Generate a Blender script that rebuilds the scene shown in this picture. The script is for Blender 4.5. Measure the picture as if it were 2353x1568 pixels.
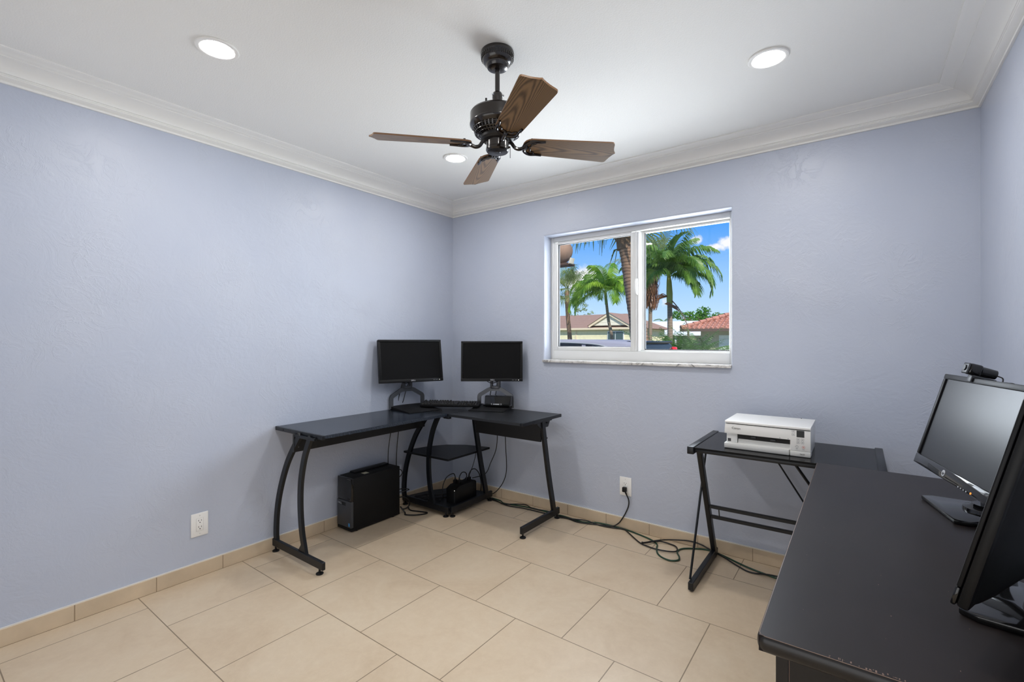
import bpy, bmesh, math, random
from mathutils import Vector, Matrix
PI = math.pi
rad = math.radians
C = bpy.context.scene.collection
for o in list(bpy.data.objects):
    bpy.data.objects.remove(o, do_unlink=True)

# ------------------------------------------------------------------ camera
FOC = 1081.0                                   # focal length in pixels of the 2353 px wide frame
cam_d = bpy.data.cameras.new('camera')
cam = bpy.data.objects.new('camera', cam_d); C.objects.link(cam)
cam_d.sensor_width = 36.0
cam_d.lens = FOC / 2353.0 * 36.0
cam_d.shift_y = -2.0 / 2353.0
cam_d.clip_start = 0.02; cam_d.clip_end = 500
cam.location = (2.872, -3.015, 1.276)
cam.rotation_euler = (rad(90), 0, rad(36.435))
sc = bpy.context.scene
sc.camera = cam
sc.view_settings.view_transform = 'Standard'
sc.view_settings.look = 'None'
sc.view_settings.gamma = 1.0
sc.view_settings.use_curve_mapping = False
sc.view_settings.exposure = 0.06

# ------------------------------------------------------------------ sky
world = bpy.data.worlds.new('sky'); sc.world = world
world.use_nodes = True
def srgb(r, g, b):
    f = lambda c: (c/255.0/12.92) if c/255.0 <= 0.04045 else ((c/255.0+0.055)/1.055)**2.4
    return (f(r), f(g), f(b), 1.0)
class NT:
    """small node-tree helper"""
    def __init__(s, t): s.t = t; s.n = t.nodes; s.l = t.links
    def node(s, typ, **kw):
        n = s.n.new(typ)
        for k, v in kw.items():
            if k.startswith('i_'):
                key = k[2:]
                n.inputs[int(key) if key.isdigit() else key.replace('_', ' ')].default_value = v
            else: setattr(n, k, v)
        return n
    def link(s, a, b): s.l.new(a, b)
    def math(s, op, a, b=None, clamp=False):
        n = s.n.new('ShaderNodeMath'); n.operation = op; n.use_clamp = clamp
        for i, v in enumerate((a, b)):
            if v is None: continue
            if isinstance(v, (int, float)): n.inputs[i].default_value = v
            else: s.l.new(v, n.inputs[i])
        return n.outputs[0]
    def ramp(s, fac, stops, interp='LINEAR'):
        n = s.n.new('ShaderNodeValToRGB'); e = n.color_ramp; e.interpolation = interp
        while len(e.elements) < len(stops): e.elements.new(0.5)
        for k, (p, c) in enumerate(stops):
            e.elements[k].position = p; e.elements[k].color = c if len(c) == 4 else (*c, 1)
        s.l.new(fac, n.inputs[0]); return n.outputs[0]
    def mix(s, fac, a, b, blend='MIX'):
        n = s.n.new('ShaderNodeMix'); n.data_type = 'RGBA'; n.blend_type = blend
        for i, v in ((0, fac), (6, a), (7, b)):
            if isinstance(v, (int, float)): n.inputs[i].default_value = v
            elif isinstance(v, tuple): n.inputs[i].default_value = v
            else: s.l.new(v, n.inputs[i])
        return n.outputs[2]
wt = NT(world.node_tree); wt.n.clear()
tc = wt.node('ShaderNodeTexCoord')
sep = wt.node('ShaderNodeSeparateXYZ'); wt.link(tc.outputs['Generated'], sep.inputs[0])
sky = wt.ramp(sep.outputs[2], [(0.0, srgb(206, 234, 254)), (0.05, srgb(192, 226, 255)), (0.12, srgb(158, 206, 255)),
                               (0.22, srgb(84, 164, 250)), (0.3, srgb(58, 140, 242)), (0.6, srgb(120, 168, 232)), (1.0, srgb(150, 188, 236))])
nz = wt.node('ShaderNodeTexNoise', i_Scale=16.0, i_Detail=7.0, i_Roughness=0.62)
wt.link(tc.outputs['Generated'], nz.inputs['Vector'])
mask = None
for (dx, dy, dz, kx, kz, amp) in ((-0.188, 0.965, 0.186, 26, 55, 1.0), (-0.222, 0.959, 0.178, 26, 75, .75), (-0.258, 0.947, 0.193, 45, 75, .9),
                        (-0.455, 0.881, 0.126, 16, 30, 1.0), (-0.322, 0.945, 0.079, 30, 50, .62), (0.25, 0.95, 0.16, 6, 16, .7), (-0.72, 0.68, 0.12, 7, 22, .8)):
    # soft patches on the celestial sphere where a cloud stands
    az = wt.math('ARCTAN2', sep.outputs[0], sep.outputs[1])
    a = wt.math('MULTIPLY', wt.math('SUBTRACT', az, math.atan2(dx, dy)), kx)
    b = wt.math('MULTIPLY', wt.math('SUBTRACT', sep.outputs[2], dz), kz)
    r2 = wt.math('ADD', wt.math('MULTIPLY', a, a), wt.math('MULTIPLY', b, b))
    g = wt.math('MULTIPLY', wt.math('POWER', 2.718, wt.math('MULTIPLY', r2, -1.0)), amp)
    mask = g if mask is None else wt.math('MAXIMUM', mask, g)
cl = wt.math('ADD', mask, wt.math('MULTIPLY', wt.math('SUBTRACT', nz.outputs[0], 0.5), 2.0))
cl = wt.ramp(cl, [(0.50, (0, 0, 0)), (0.78, (1, 1, 1))])
cl = wt.math('MULTIPLY', cl, wt.math('MULTIPLY', mask, 1.6, True))
col = wt.mix(cl, sky, (0.95, 0.96, 1.0, 1))
bg = wt.node('ShaderNodeBackground', i_Strength=1.0); wt.link(col, bg.inputs[0])
wo = wt.node('ShaderNodeOutputWorld'); wt.link(bg.outputs[0], wo.inputs[0])

# ------------------------------------------------------------------ sun (only the garden sees it)
sun_d = bpy.data.lights.new('sun', 'SUN'); sun_d.energy = 4.6; sun_d.angle = rad(0.6); sun_d.color = (1.0, 0.95, 0.86)
sun = bpy.data.objects.new('sun', sun_d); C.objects.link(sun)
sun.rotation_euler = (rad(50), 0, rad(46))     # from behind and above the house, into the street

LAMP_POWER = 222.0                             # radiance of the frosted lens of a ceiling downlight
LAMP_COLOR = (1.0, 0.975, 0.945, 1)
# added fill light behind the viewpoint, tilted up to brighten ceiling and walls
fill_d = bpy.data.lights.new('added_fill_light', 'AREA'); fill_d.shape = 'RECTANGLE'; fill_d.size = 2.6; fill_d.size_y = 1.7
fill_d.energy = 18.5; fill_d.color = (0.98, 0.985, 1.0)
fill = bpy.data.objects.new('added_fill_light', fill_d); C.objects.link(fill)
fill.location = (1.75, -4.6, 0.8); fill.rotation_euler = (rad(90+26), 0, 0)

# daylight of the bright street through the window
win_d = bpy.data.lights.new('window_daylight', 'AREA'); win_d.shape = 'RECTANGLE'; win_d.size = 1.25; win_d.size_y = 0.86
win_d.energy = 46.0; win_d.color = (0.86, 0.93, 1.0)
win = bpy.data.objects.new('window_daylight', win_d); C.objects.link(win)
win.location = (1.60, 0.26, 1.60); win.rotation_euler = (rad(-90), 0, 0)

# ------------------------------------------------------------------ mesh builder
class MB:
    def __init__(s, M=None):
        s.bm = bmesh.new(); s.M = M or Matrix.Identity(4)
    def _xf(s, verts, M):
        bmesh.ops.transform(s.bm, matrix=M, verts=verts)
    def box(s, x0, x1, y0, y1, z0, z1, bev=0.0, seg=2, M=None):
        r = bmesh.ops.create_cube(s.bm, size=1.0)
        vs = r['verts']
        s._xf(vs, Matrix.Translation(((x0+x1)/2, (y0+y1)/2, (z0+z1)/2)) @ Matrix.Diagonal((x1-x0, y1-y0, z1-z0, 1)))
        if bev > 0:
            es = list({e for v in vs for e in v.link_edges})
            rr = bmesh.ops.bevel(s.bm, geom=es, offset=bev, segments=seg, affect='EDGES', profile=0.5)
            vs = list({v for f in rr['faces'] for v in f.verts} | {v for v in vs if v.is_valid})
        if M is not None: s._xf(vs, M)
        return s
    def bar(s, p0, p1, w, h, up=(0, 0, 1), bev=0.0):
        """rectangular bar from p0 to p1, w across, h along up"""
        p0 = Vector(p0); p1 = Vector(p1); d = p1-p0; L = d.length; d.normalize()
        u = Vector(up); x = d.cross(u)
        if x.length < 1e-6: x = d.cross(Vector((0, 1, 0)))
        x.normalize(); u = x.cross(d)
        M = Matrix((( *d, 0), (*x, 0), (*u, 0), (0, 0, 0, 1))).transposed()
        M.translation = (p0+p1)/2
        return s.box(-L/2, L/2, -w/2, w/2, -h/2, h/2, bev, 1, M)
    def face(s, pts):
        return s.bm.faces.new([s.bm.verts.new(p) for p in pts])
    def prism(s, poly, a, b, axis='z', bev=0.0, M=None):
        """extrude a 2D outline between a and b along an axis"""
        def P(u, v, w):
            return {'z': (u, v, w), 'y': (u, w, v), 'x': (w, u, v)}[axis]
        lo = [s.bm.verts.new(P(u, v, a)) for u, v in poly]
        hi = [s.bm.verts.new(P(u, v, b)) for u, v in poly]
        n = len(poly)
        fs = [s.bm.faces.new(lo[::-1]), s.bm.faces.new(hi)]
        for i in range(n): fs.append(s.bm.faces.new((lo[i], lo[(i+1) % n], hi[(i+1) % n], hi[i])))
        bmesh.ops.recalc_face_normals(s.bm, faces=fs)
        vs = lo+hi
        if bev > 0:
            es = list({e for f in fs[:2] for e in f.edges})
            rr = bmesh.ops.bevel(s.bm, geom=es, offset=bev, segments=2, affect='EDGES', profile=0.5)
            vs = list({v for f in rr['faces'] for v in f.verts} | {v for v in vs if v.is_valid})
        if M is not None: s._xf(vs, M)
        return s
    def lathe(s, prof, cx=0, cy=0, n=32, M=None, cap=True):
        rings = []
        for r, z in prof:
            rings.append([s.bm.verts.new((cx+r*math.cos(2*PI*k/n), cy+r*math.sin(2*PI*k/n), z)) for k in range(n)])
        fs = []
        for a, b in zip(rings, rings[1:]):
            for k in range(n): fs.append(s.bm.faces.new((a[k], a[(k+1) % n], b[(k+1) % n], b[k])))
        if cap:
            fs.append(s.bm.faces.new(rings[0][::-1])); fs.append(s.bm.faces.new(rings[-1]))
        bmesh.ops.recalc_face_normals(s.bm, faces=fs)
        if M is not None: s._xf([v for r in rings for v in r], M)
        return s
    def cyl(s, p0, p1, r, r1=None, n=16):
        p0 = Vector(p0); p1 = Vector(p1); d = p1-p0
        q = d.to_track_quat('Z', 'Y').to_matrix().to_4x4(); q.translation = p0
        return s.lathe([(r, 0), (r if r1 is None else r1, d.length)], n=n, M=q)
    def tube(s, pts, r, n=8, closed=False, flat=None):
        """sweep a circle (or an ellipse with flat=(rx, ry, up)) along a polyline"""
        P = [Vector(p) for p in pts]; m = len(P); rings = []; prev = None
        R = r if isinstance(r, (list, tuple)) else [r]*m
        for i in range(m):
            d = (P[min(i+1, m-1)]-P[max(i-1, 0)]).normalized()
            if flat: x = d.cross(Vector(flat[2]))
            else:
                x = prev - d*prev.dot(d) if prev is not None else d.orthogonal()
            if x.length < 1e-6: x = d.orthogonal()
            x.normalize(); prev = x; y = x.cross(d)
            rx, ry = (flat[0], flat[1]) if flat else (R[i], R[i])
            rings.append([s.bm.verts.new(P[i]+x*rx*math.cos(2*PI*(k+.5)/n)+y*ry*math.sin(2*PI*(k+.5)/n)) for k in range(n)])
        fs = []
        for a, b in zip(rings, rings[1:]):
            for k in range(n): fs.append(s.bm.faces.new((a[k], a[(k+1) % n], b[(k+1) % n], b[k])))
        fs.append(s.bm.faces.new(rings[0][::-1])); fs.append(s.bm.faces.new(rings[-1]))
        bmesh.ops.recalc_face_normals(s.bm, faces=fs)
        return s
    def islands(s):
        seen = set(); out = []
        for v in s.bm.verts:
            if v in seen: continue
            st = [v]; comp = []; seen.add(v)
            while st:
                a = st.pop(); comp.append(a)
                for e in a.link_edges:
                    b = e.other_vert(a)
                    if b not in seen: seen.add(b); st.append(b)
            out.append(comp)
        return out
    def split(s, name, mat, parent=None, **kw):
        """build every loose piece as an object of its own"""
        for comp in s.islands():
            m = MB(s.M); mp = {v: m.bm.verts.new(v.co) for v in comp}
            for f in {f for v in comp for f in v.link_faces}: m.bm.faces.new([mp[v] for v in f.verts])
            m.build(name, mat, parent, **kw)
        s.bm.free()
    def build(s, name, mat, parent=None, smooth=35, uv=False, kind=None, label=None):
        me = bpy.data.meshes.new(name)
        if uv:
            L = s.bm.loops.layers.uv.new('UVMap')
            for f in s.bm.faces:
                for lp in f.loops: lp[L].uv = (lp.vert.co.x, lp.vert.co.y)
        s.bm.transform(s.M)
        s.bm.to_mesh(me); s.bm.free()
        if smooth:
            for p in me.polygons: p.use_smooth = True
            me.set_sharp_from_angle(angle=rad(smooth))
        for mm in (mat if isinstance(mat, (list, tuple)) else [mat]): me.materials.append(mm)
        o = bpy.data.objects.new(name, me); C.objects.link(o)
        if parent is not None:
            o.parent = parent
            o.matrix_parent_inverse = Matrix.Translation(-parent.location) if parent.type == 'EMPTY' else Matrix.Identity(4)
        if kind: o['kind'] = kind
        if label: o['label'] = label
        return o
def smooth_path(pts, k=8):
    """Catmull-Rom through the points"""
    P = [Vector(p) for p in pts]; out = []
    for i in range(len(P)-1):
        a = P[max(i-1, 0)]; b = P[i]; c = P[i+1]; d = P[min(i+2, len(P)-1)]
        for j in range(k):
            t = j/k
            out.append(0.5*((2*b)+(c-a)*t+(2*a-5*b+4*c-d)*t*t+(3*b-a-3*c+d)*t**3))
    out.append(P[-1]); return out
def thing(name, label, cat, loc=(0, 0, 0), group=None):
    o = bpy.data.objects.new(name, None); C.objects.link(o)
    o.location = loc; o.empty_display_size = 0.05
    o['label'] = label; o['category'] = cat
    if group: o['group'] = group
    return o
def tag(o, label, cat, group=None):
    o['label'] = label; o['category'] = cat
    if group: o['group'] = group
    return o
def struct(o, label=None):
    o['kind'] = 'structure'
    if label: o['label'] = label
    return o
def text(name, s, size, mat, M, parent, depth=0.0004, font_shear=0.0, label=None):
    cu = bpy.data.curves.new(name, 'FONT'); cu.body = s; cu.size = size; cu.extrude = depth; cu.shear = font_shear
    cu.align_x = 'CENTER'; cu.align_y = 'CENTER'
    tmp = bpy.data.objects.new(name, cu); C.objects.link(tmp)
    me = bpy.data.meshes.new_from_object(tmp.evaluated_get(bpy.context.evaluated_depsgraph_get()))
    bpy.data.objects.remove(tmp, do_unlink=True)
    me.transform(M); me.name = name
    me.materials.clear(); me.materials.append(mat)
    o = bpy.data.objects.new(name, me); C.objects.link(o)
    o.parent = parent
    o.matrix_parent_inverse = Matrix.Translation(-parent.location) if parent.type == 'EMPTY' else Matrix.Identity(4)
    if label: o['label'] = label
    return o
T = Matrix.Translation
def RZ(a): return Matrix.Rotation(rad(a), 4, 'Z')
def RX(a): return Matrix.Rotation(rad(a), 4, 'X')
def RY(a): return Matrix.Rotation(rad(a), 4, 'Y')

# ------------------------------------------------------------------ materials
def mat(name, color, rough=0.5, metal=0.0, spec=0.5, coat=0.0, bump=None, vary=None, emit=None, trans=0.0, ior=1.5):
    # plain surface; bump = (scale, strength, distance), vary = (scale, amount)
    m = bpy.data.materials.new(name); m.use_nodes = True
    t = NT(m.node_tree); b = t.n['Principled BSDF']
    b.inputs['Base Color'].default_value = color if len(color) == 4 else (*color, 1)
    b.inputs['Roughness'].default_value = rough; b.inputs['Metallic'].default_value = metal
    b.inputs['Specular IOR Level'].default_value = spec
    b.inputs['Coat Weight'].default_value = coat; b.inputs['Coat Roughness'].default_value = max(0.08, rough if rough > 0.28 else 0.08)
    tc = t.node('ShaderNodeTexCoord')
    if vary:                                     # (scale, amount, stretch)
        mp = t.node('ShaderNodeMapping'); mp.inputs['Scale'].default_value = vary[2] if len(vary) > 2 else (1, 1, 1)
        t.link(tc.outputs['Object'], mp.inputs[0])
        n = t.node('ShaderNodeTexNoise', i_Scale=vary[0], i_Detail=5.0, i_Roughness=0.6); t.link(mp.outputs[0], n.inputs['Vector'])
        c = Vector(color[:3]); a = vary[1]
        t.link(t.ramp(n.outputs[0], [(0.3, tuple(c*(1-a))), (0.7, tuple(c*(1+a)))]), b.inputs['Base Color'])
    if bump:                                     # (scale, strength, distance)
        n = t.node('ShaderNodeTexNoise', i_Scale=bump[0], i_Detail=4.0, i_Roughness=0.6); t.link(tc.outputs['Object'], n.inputs['Vector'])
        bp = t.node('ShaderNodeBump', i_Strength=bump[1], i_Distance=bump[2]); t.link(n.outputs[0], bp.inputs['Height'])
        t.link(bp.outputs[0], b.inputs['Normal'])
    if emit:
        b.inputs['Emission Color'].default_value = emit[0]; b.inputs['Emission Strength'].default_value = emit[1]
    b.inputs['IOR'].default_value = ior
    if trans: b.inputs['Transmission Weight'].default_value = trans
    return m
MT = {}
def wall_material():
    m = mat('blue_wall_paint', srgb(190, 196, 211), rough=0.38, spec=0.4)
    t = NT(m.node_tree); b = t.n['Principled BSDF']; tc = t.node('ShaderNodeTexCoord')
    # hand trowelled plaster: broad swells, curled trowel ridges and a fine grain
    n0 = t.node('ShaderNodeTexNoise', i_Scale=2.2, i_Detail=2.0); t.link(tc.outputs['Object'], n0.inputs['Vector'])
    n1 = t.node('ShaderNodeTexNoise', i_Scale=7.0, i_Detail=6.0, i_Roughness=0.62, i_Distortion=1.6); t.link(tc.outputs['Object'], n1.inputs['Vector'])
    ridge = t.math('ABSOLUTE', t.math('SUBTRACT', n1.outputs[0], 0.5))
    ridge = t.ramp(ridge, [(0.0, (1, 1, 1)), (0.035, (0, 0, 0))])
    patch = t.ramp(n0.outputs[0], [(0.48, (0, 0, 0)), (0.62, (1, 1, 1))])
    n2 = t.node('ShaderNodeTexNoise', i_Scale=42.0, i_Detail=5.0, i_Roughness=0.6, i_Distortion=0.8); t.link(tc.outputs['Object'], n2.inputs['Vector'])
    n3 = t.node('ShaderNodeTexNoise', i_Scale=3.6, i_Detail=3.0); t.link(tc.outputs['Object'], n3.inputs['Vector'])
    p3 = t.ramp(n3.outputs[0], [(0.46, (0.12,)*3), (0.64, (1, 1, 1))])
    h = t.math('ADD', t.math('MULTIPLY', t.math('MULTIPLY', ridge, patch), 0.8), t.math('MULTIPLY', t.math('MULTIPLY', n2.outputs[0], p3), 1.1))
    h = t.math('ADD', h, t.math('MULTIPLY', n1.outputs[0], 1.3))
    bp = t.node('ShaderNodeBump', i_Strength=0.3, i_Distance=0.006); t.link(h, bp.inputs['Height']); t.link(bp.outputs[0], b.inputs['Normal'])
    c = t.ramp(n0.outputs[0], [(0.3, srgb(188, 195, 211)), (0.7, srgb(193, 199, 213))]); t.link(c, b.inputs['Base Color'])
    return m
def tile_material():
    m = mat('beige_floor_tile', srgb(214, 190, 158), rough=0.38, spec=0.4)
    t = NT(m.node_tree); b = t.n['Principled BSDF']; tc = t.node('ShaderNodeTexCoord')
    mp = t.node('ShaderNodeMapping'); mp.inputs['Location'].default_value = (0.3355, 5.158, 0); t.link(tc.outputs['Object'], mp.inputs[0])
    br = t.node('ShaderNodeTexBrick', offset=0.5, offset_frequency=2, squash=1.0)
    for k, v in (('Scale', 1.0), ('Mortar Size', 0.0022), ('Mortar Smooth', 0.15), ('Bias', 0.0), ('Brick Width', 0.485), ('Row Height', 0.486)): br.inputs[k].default_value = v
    br.inputs['Color1'].default_value = (0, 0, 0, 1); br.inputs['Color2'].default_value = (1, 1, 1, 1)
    t.link(mp.outputs[0], br.inputs['Vector'])
    n1 = t.node('ShaderNodeTexNoise', i_Scale=3.5, i_Detail=8.0, i_Roughness=0.68, i_Distortion=0.6); t.link(tc.outputs['Object'], n1.inputs['Vector'])
    n2 = t.node('ShaderNodeTexNoise', i_Scale=26.0, i_Detail=6.0, i_Roughness=0.75); t.link(tc.outputs['Object'], n2.inputs['Vector'])
    c = t.ramp(n1.outputs[0], [(0.28, srgb(200, 178, 150)), (0.5, srgb(211, 191, 164)), (0.75, srgb(217, 200, 175))])
    c = t.mix(t.math('MULTIPLY', n2.outputs[0], 0.35), c, t.ramp(n2.outputs[0], [(0.35, srgb(184, 160, 130)), (0.6, srgb(217, 198, 172))]))
    c = t.mix(t.math('MULTIPLY', br.outputs['Color'], 0.10), c, srgb(200, 172, 138))
    c = t.mix(br.outputs['Fac'], c, srgb(140, 122, 100)); t.link(c, b.inputs['Base Color'])
    bp = t.node('ShaderNodeBump', i_Strength=0.5, i_Distance=0.0015, invert=True); t.link(br.outputs['Fac'], bp.inputs['Height'])
    bp2 = t.node('ShaderNodeBump', i_Strength=0.06, i_Distance=0.004); t.link(n2.outputs[0], bp2.inputs['Height']); t.link(bp.outputs[0], bp2.inputs['Normal'])
    t.link(bp2.outputs[0], b.inputs['Normal'])
    t.link(t.ramp(n2.outputs[0], [(0.3, (.33,)*3), (0.7, (.48,)*3)]), b.inputs['Roughness'])
    return m
def oak_material(name):
    m = mat(name, srgb(120, 88, 56), rough=0.36, spec=0.4)
    t = NT(m.node_tree); b = t.n['Principled BSDF']
    uv = t.node('ShaderNodeUVMap', uv_map='UVMap'); sp = t.node('ShaderNodeSeparateXYZ'); t.link(uv.outputs[0], sp.inputs[0])
    oi = t.node('ShaderNodeObjectInfo')
    mp = t.node('ShaderNodeMapping'); mp.inputs['Scale'].default_value = (3.5, 18, 1); t.link(uv.outputs[0], mp.inputs[0])
    t.link(t.math('MULTIPLY', oi.outputs['Random'], 20.0), mp.inputs['Location'])
    n = t.node('ShaderNodeTexNoise', i_Scale=1.0, i_Detail=3.0, i_Roughness=0.5); t.link(mp.outputs[0], n.inputs['Vector'])
    yy = t.math('SUBTRACT', sp.outputs[1], t.math('MULTIPLY', t.math('SUBTRACT', oi.outputs['Random'], 0.5), 0.05))
    # cathedral grain: parabolic growth lines along the blade, wavering with the noise
    g = t.math('ADD', t.math('MULTIPLY', sp.outputs[0], 66.0), t.math('MULTIPLY', t.math('MULTIPLY', yy, yy), 15000.0))
    g = t.math('ADD', g, t.math('MULTIPLY', n.outputs[0], 20.0))
    g = t.math('MULTIPLY', t.math('ADD', t.math('SINE', g), 1.0), 0.5)
    mp2 = t.node('ShaderNodeMapping'); mp2.inputs['Scale'].default_value = (14, 420, 1); t.link(uv.outputs[0], mp2.inputs[0])
    f = t.node('ShaderNodeTexNoise', i_Scale=1.0, i_Detail=2.0); t.link(mp2.outputs[0], f.inputs['Vector'])
    g = t.math('ADD', t.math('MULTIPLY', g, 0.75), t.math('MULTIPLY', f.outputs[0], 0.35))
    c = t.ramp(g, [(0.12, srgb(80, 62, 45)), (0.42, srgb(112, 88, 62)), (0.85, srgb(136, 108, 77))]); t.link(c, b.inputs['Base Color'])
    return m
def glass_material(name, tint=(1, 1, 1, 1), gloss=0.06):
    m = bpy.data.materials.new(name); m.use_nodes = True; t = NT(m.node_tree); t.n.clear()
    tr = t.node('ShaderNodeBsdfTransparent', i_Color=tint); gl = t.node('ShaderNodeBsdfGlossy', i_Roughness=0.02)
    fr = t.node('ShaderNodeFresnel', i_IOR=1.35); mx = t.node('ShaderNodeMixShader')
    t.link(t.math('MULTIPLY', fr.outputs[0], 0.6), mx.inputs[0]); t.link(tr.outputs[0], mx.inputs[1]); t.link(gl.outputs[0], mx.inputs[2])
    o = t.node('ShaderNodeOutputMaterial'); t.link(mx.outputs[0], o.inputs[0]); return m
def leaf_material(name, c1, c2, trans=0.45):
    m = bpy.data.materials.new(name); m.use_nodes = True; t = NT(m.node_tree); b = t.n['Principled BSDF']
    tc = t.node('ShaderNodeTexCoord'); n = t.node('ShaderNodeTexNoise', i_Scale=2.2, i_Detail=4.0); t.link(tc.outputs['Object'], n.inputs['Vector'])
    c = t.ramp(n.outputs[0], [(0.32, c1), (0.68, c2)]); t.link(c, b.inputs['Base Color']); b.inputs['Roughness'].default_value = 0.42
    tl = t.node('ShaderNodeBsdfTranslucent'); t.link(c, tl.inputs[0]); mx = t.node('ShaderNodeMixShader', i_Fac=trans)
    t.link(b.outputs[0], mx.inputs[1]); t.link(tl.outputs[0], mx.inputs[2]); t.link(mx.outputs[0], t.n['Material Output'].inputs[0]); return m
def band_material(name, c1, c2, axis, period, duty, rough=0.6, bumpd=0.0, noise=0.0):
    """repeating bands (siding, shingles, palm rings) along an axis in metres"""
    m = mat(name, c1, rough=rough); t = NT(m.node_tree); b = t.n['Principled BSDF']
    tc = t.node('ShaderNodeTexCoord'); sp = t.node('ShaderNodeSeparateXYZ'); t.link(tc.outputs['Object'], sp.inputs[0])
    n = t.node('ShaderNodeTexNoise', i_Scale=4.0, i_Detail=4.0); t.link(tc.outputs['Object'], n.inputs['Vector'])
    v = t.math('ADD', t.math('DIVIDE', sp.outputs[axis], period), t.math('MULTIPLY', n.outputs[0], noise))
    v = t.math('FRACT', v)
    f = t.math('GREATER_THAN', v, duty)
    c = t.mix(f, c1, c2); c = t.mix(t.math('MULTIPLY', t.math('SUBTRACT', n.outputs[0], 0.5), 0.5, True), c, (0.02, 0.02, 0.02, 1)); t.link(c, b.inputs['Base Color'])
    if bumpd:
        bp = t.node('ShaderNodeBump', i_Strength=0.8, i_Distance=bumpd); t.link(v, bp.inputs['Height']); t.link(bp.outputs[0], b.inputs['Normal'])
    return m
def marble_material():
    m = mat('white_marble', srgb(230, 228, 224), rough=0.2); t = NT(m.node_tree); b = t.n['Principled BSDF']
    tc = t.node('ShaderNodeTexCoord'); n = t.node('ShaderNodeTexNoise', i_Scale=9.0, i_Detail=8.0, i_Roughness=0.7, i_Distortion=2.2); t.link(tc.outputs['Object'], n.inputs['Vector'])
    t.link(t.ramp(n.outputs[0], [(0.36, srgb(120, 118, 118)), (0.46, srgb(214, 211, 207)), (0.6, srgb(232, 230, 227))]), b.inputs['Base Color']); return m
def desk_wood_material(name, c, stretch, rough, dark=0.6):
    m = mat(name, c, rough=rough, spec=0.32, ior=1.36); t = NT(m.node_tree); b = t.n['Principled BSDF']
    tc = t.node('ShaderNodeTexCoord'); mp = t.node('ShaderNodeMapping'); mp.inputs['Scale'].default_value = stretch; t.link(tc.outputs['Object'], mp.inputs[0])
    n = t.node('ShaderNodeTexNoise', i_Scale=1.0, i_Detail=6.0, i_Roughness=0.65); t.link(mp.outputs[0], n.inputs['Vector'])
    v = Vector(c[:3]); t.link(t.ramp(n.outputs[0], [(0.35, tuple(v*dark)), (0.7, tuple(v*1.35))]), b.inputs['Base Color'])
    bp = t.node('ShaderNodeBump', i_Strength=0.12, i_Distance=0.0006); t.link(n.outputs[0], bp.inputs['Height']); t.link(bp.outputs[0], b.inputs['Normal']); return m

MT['wall'] = wall_material()
MT['tile'] = tile_material()
MT['base_tile'] = mat('beige_base_tile', srgb(206, 186, 158), rough=0.4, vary=(6.0, 0.10))
MT['grout'] = mat('grout', srgb(150, 130, 106), rough=0.8)
MT['caulk'] = mat('white_caulk', srgb(226, 220, 210), rough=0.5)
MT['ceiling'] = mat('ceiling_paint', srgb(243, 243, 240), rough=0.85, spec=0.2, bump=(170.0, 0.35, 0.004))
MT['trim'] = mat('trim_paint', srgb(244, 243, 239), rough=0.4, spec=0.4)
MT['vinyl'] = mat('white_vinyl', srgb(226, 226, 224), rough=0.35)
MT['white_plastic'] = mat('white_plastic', srgb(244, 243, 240), rough=0.32)
MT['slot'] = mat('dark_slot', srgb(40, 38, 36), rough=0.7)
MT['gasket'] = mat('dark_gasket', srgb(52, 54, 58), rough=0.6)
MT['marble'] = marble_material()
MT['glass'] = glass_material('window_glass')
MT['lens'] = mat('lamp_lens', (0.9, 0.9, 0.9, 1), rough=0.5, emit=(LAMP_COLOR, LAMP_POWER))
MT['bronze'] = mat('dark_bronze', srgb(30, 23, 19), rough=0.2, metal=0.1, spec=0.6, coat=0.35)
MT['bronze_dark'] = mat('bronze_recess', srgb(16, 13, 12), rough=0.5)
MT['bronze_edge'] = mat('worn_bronze', srgb(70, 60, 52), rough=0.3, metal=0.6)
MT['oak'] = oak_material('oak_blade')
MT['oak_edge'] = mat('oak_blade_edge', srgb(132, 98, 68), rough=0.4)
MT['chrome'] = mat('chrome', (0.75, 0.75, 0.76), rough=0.15, metal=1.0)
MT['desk_top'] = desk_wood_material('black_ash_laminate', srgb(27, 32, 39), (18, 2.2, 18), 0.22)
MT['desk_top2'] = desk_wood_material('black_ash_laminate_cross', srgb(30, 31, 33), (2.2, 18, 18), 0.32)
MT['desk_edge'] = mat('black_edge_band', srgb(36, 38, 42), rough=0.35)
MT['black_metal'] = mat('black_powder_coat', srgb(15, 18, 23), rough=0.36, spec=0.4)
MT['black_board'] = mat('black_board', srgb(16, 16, 17), rough=0.45)
MT['black_plastic'] = mat('black_plastic', srgb(15, 15, 16), rough=0.42, spec=0.28)
MT['matte_black'] = mat('matte_black_plastic', srgb(14, 14, 15), rough=0.6, spec=0.3)
MT['gloss_black'] = mat('gloss_black_plastic', srgb(18, 18, 19), rough=0.06, spec=0.6)
MT['grey_plastic'] = mat('grey_plastic', srgb(96, 98, 102), rough=0.35, metal=0.3)
MT['dark_grey'] = mat('dark_grey_plastic', srgb(62, 64, 68), rough=0.4)
MT['screen_matte'] = mat('matte_screen', srgb(14, 14, 15), rough=0.55, spec=0.12)
MT['screen_gloss'] = mat('satin_screen', srgb(18, 20, 24), rough=0.3, spec=0.4, coat=0.0)
MT['silver'] = mat('silver_print', srgb(200, 202, 206), rough=0.3, metal=0.4)
MT['key'] = mat('worn_black_keycap', srgb(27, 26, 25), rough=0.45, spec=0.3)
MT['cord'] = mat('black_cord', srgb(18, 18, 19), rough=0.45)
MT['cord_green'] = mat('green_cord', srgb(24, 62, 44), rough=0.45)
MT['cord_blue'] = mat('blue_connector', srgb(24, 40, 92), rough=0.4)
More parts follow.
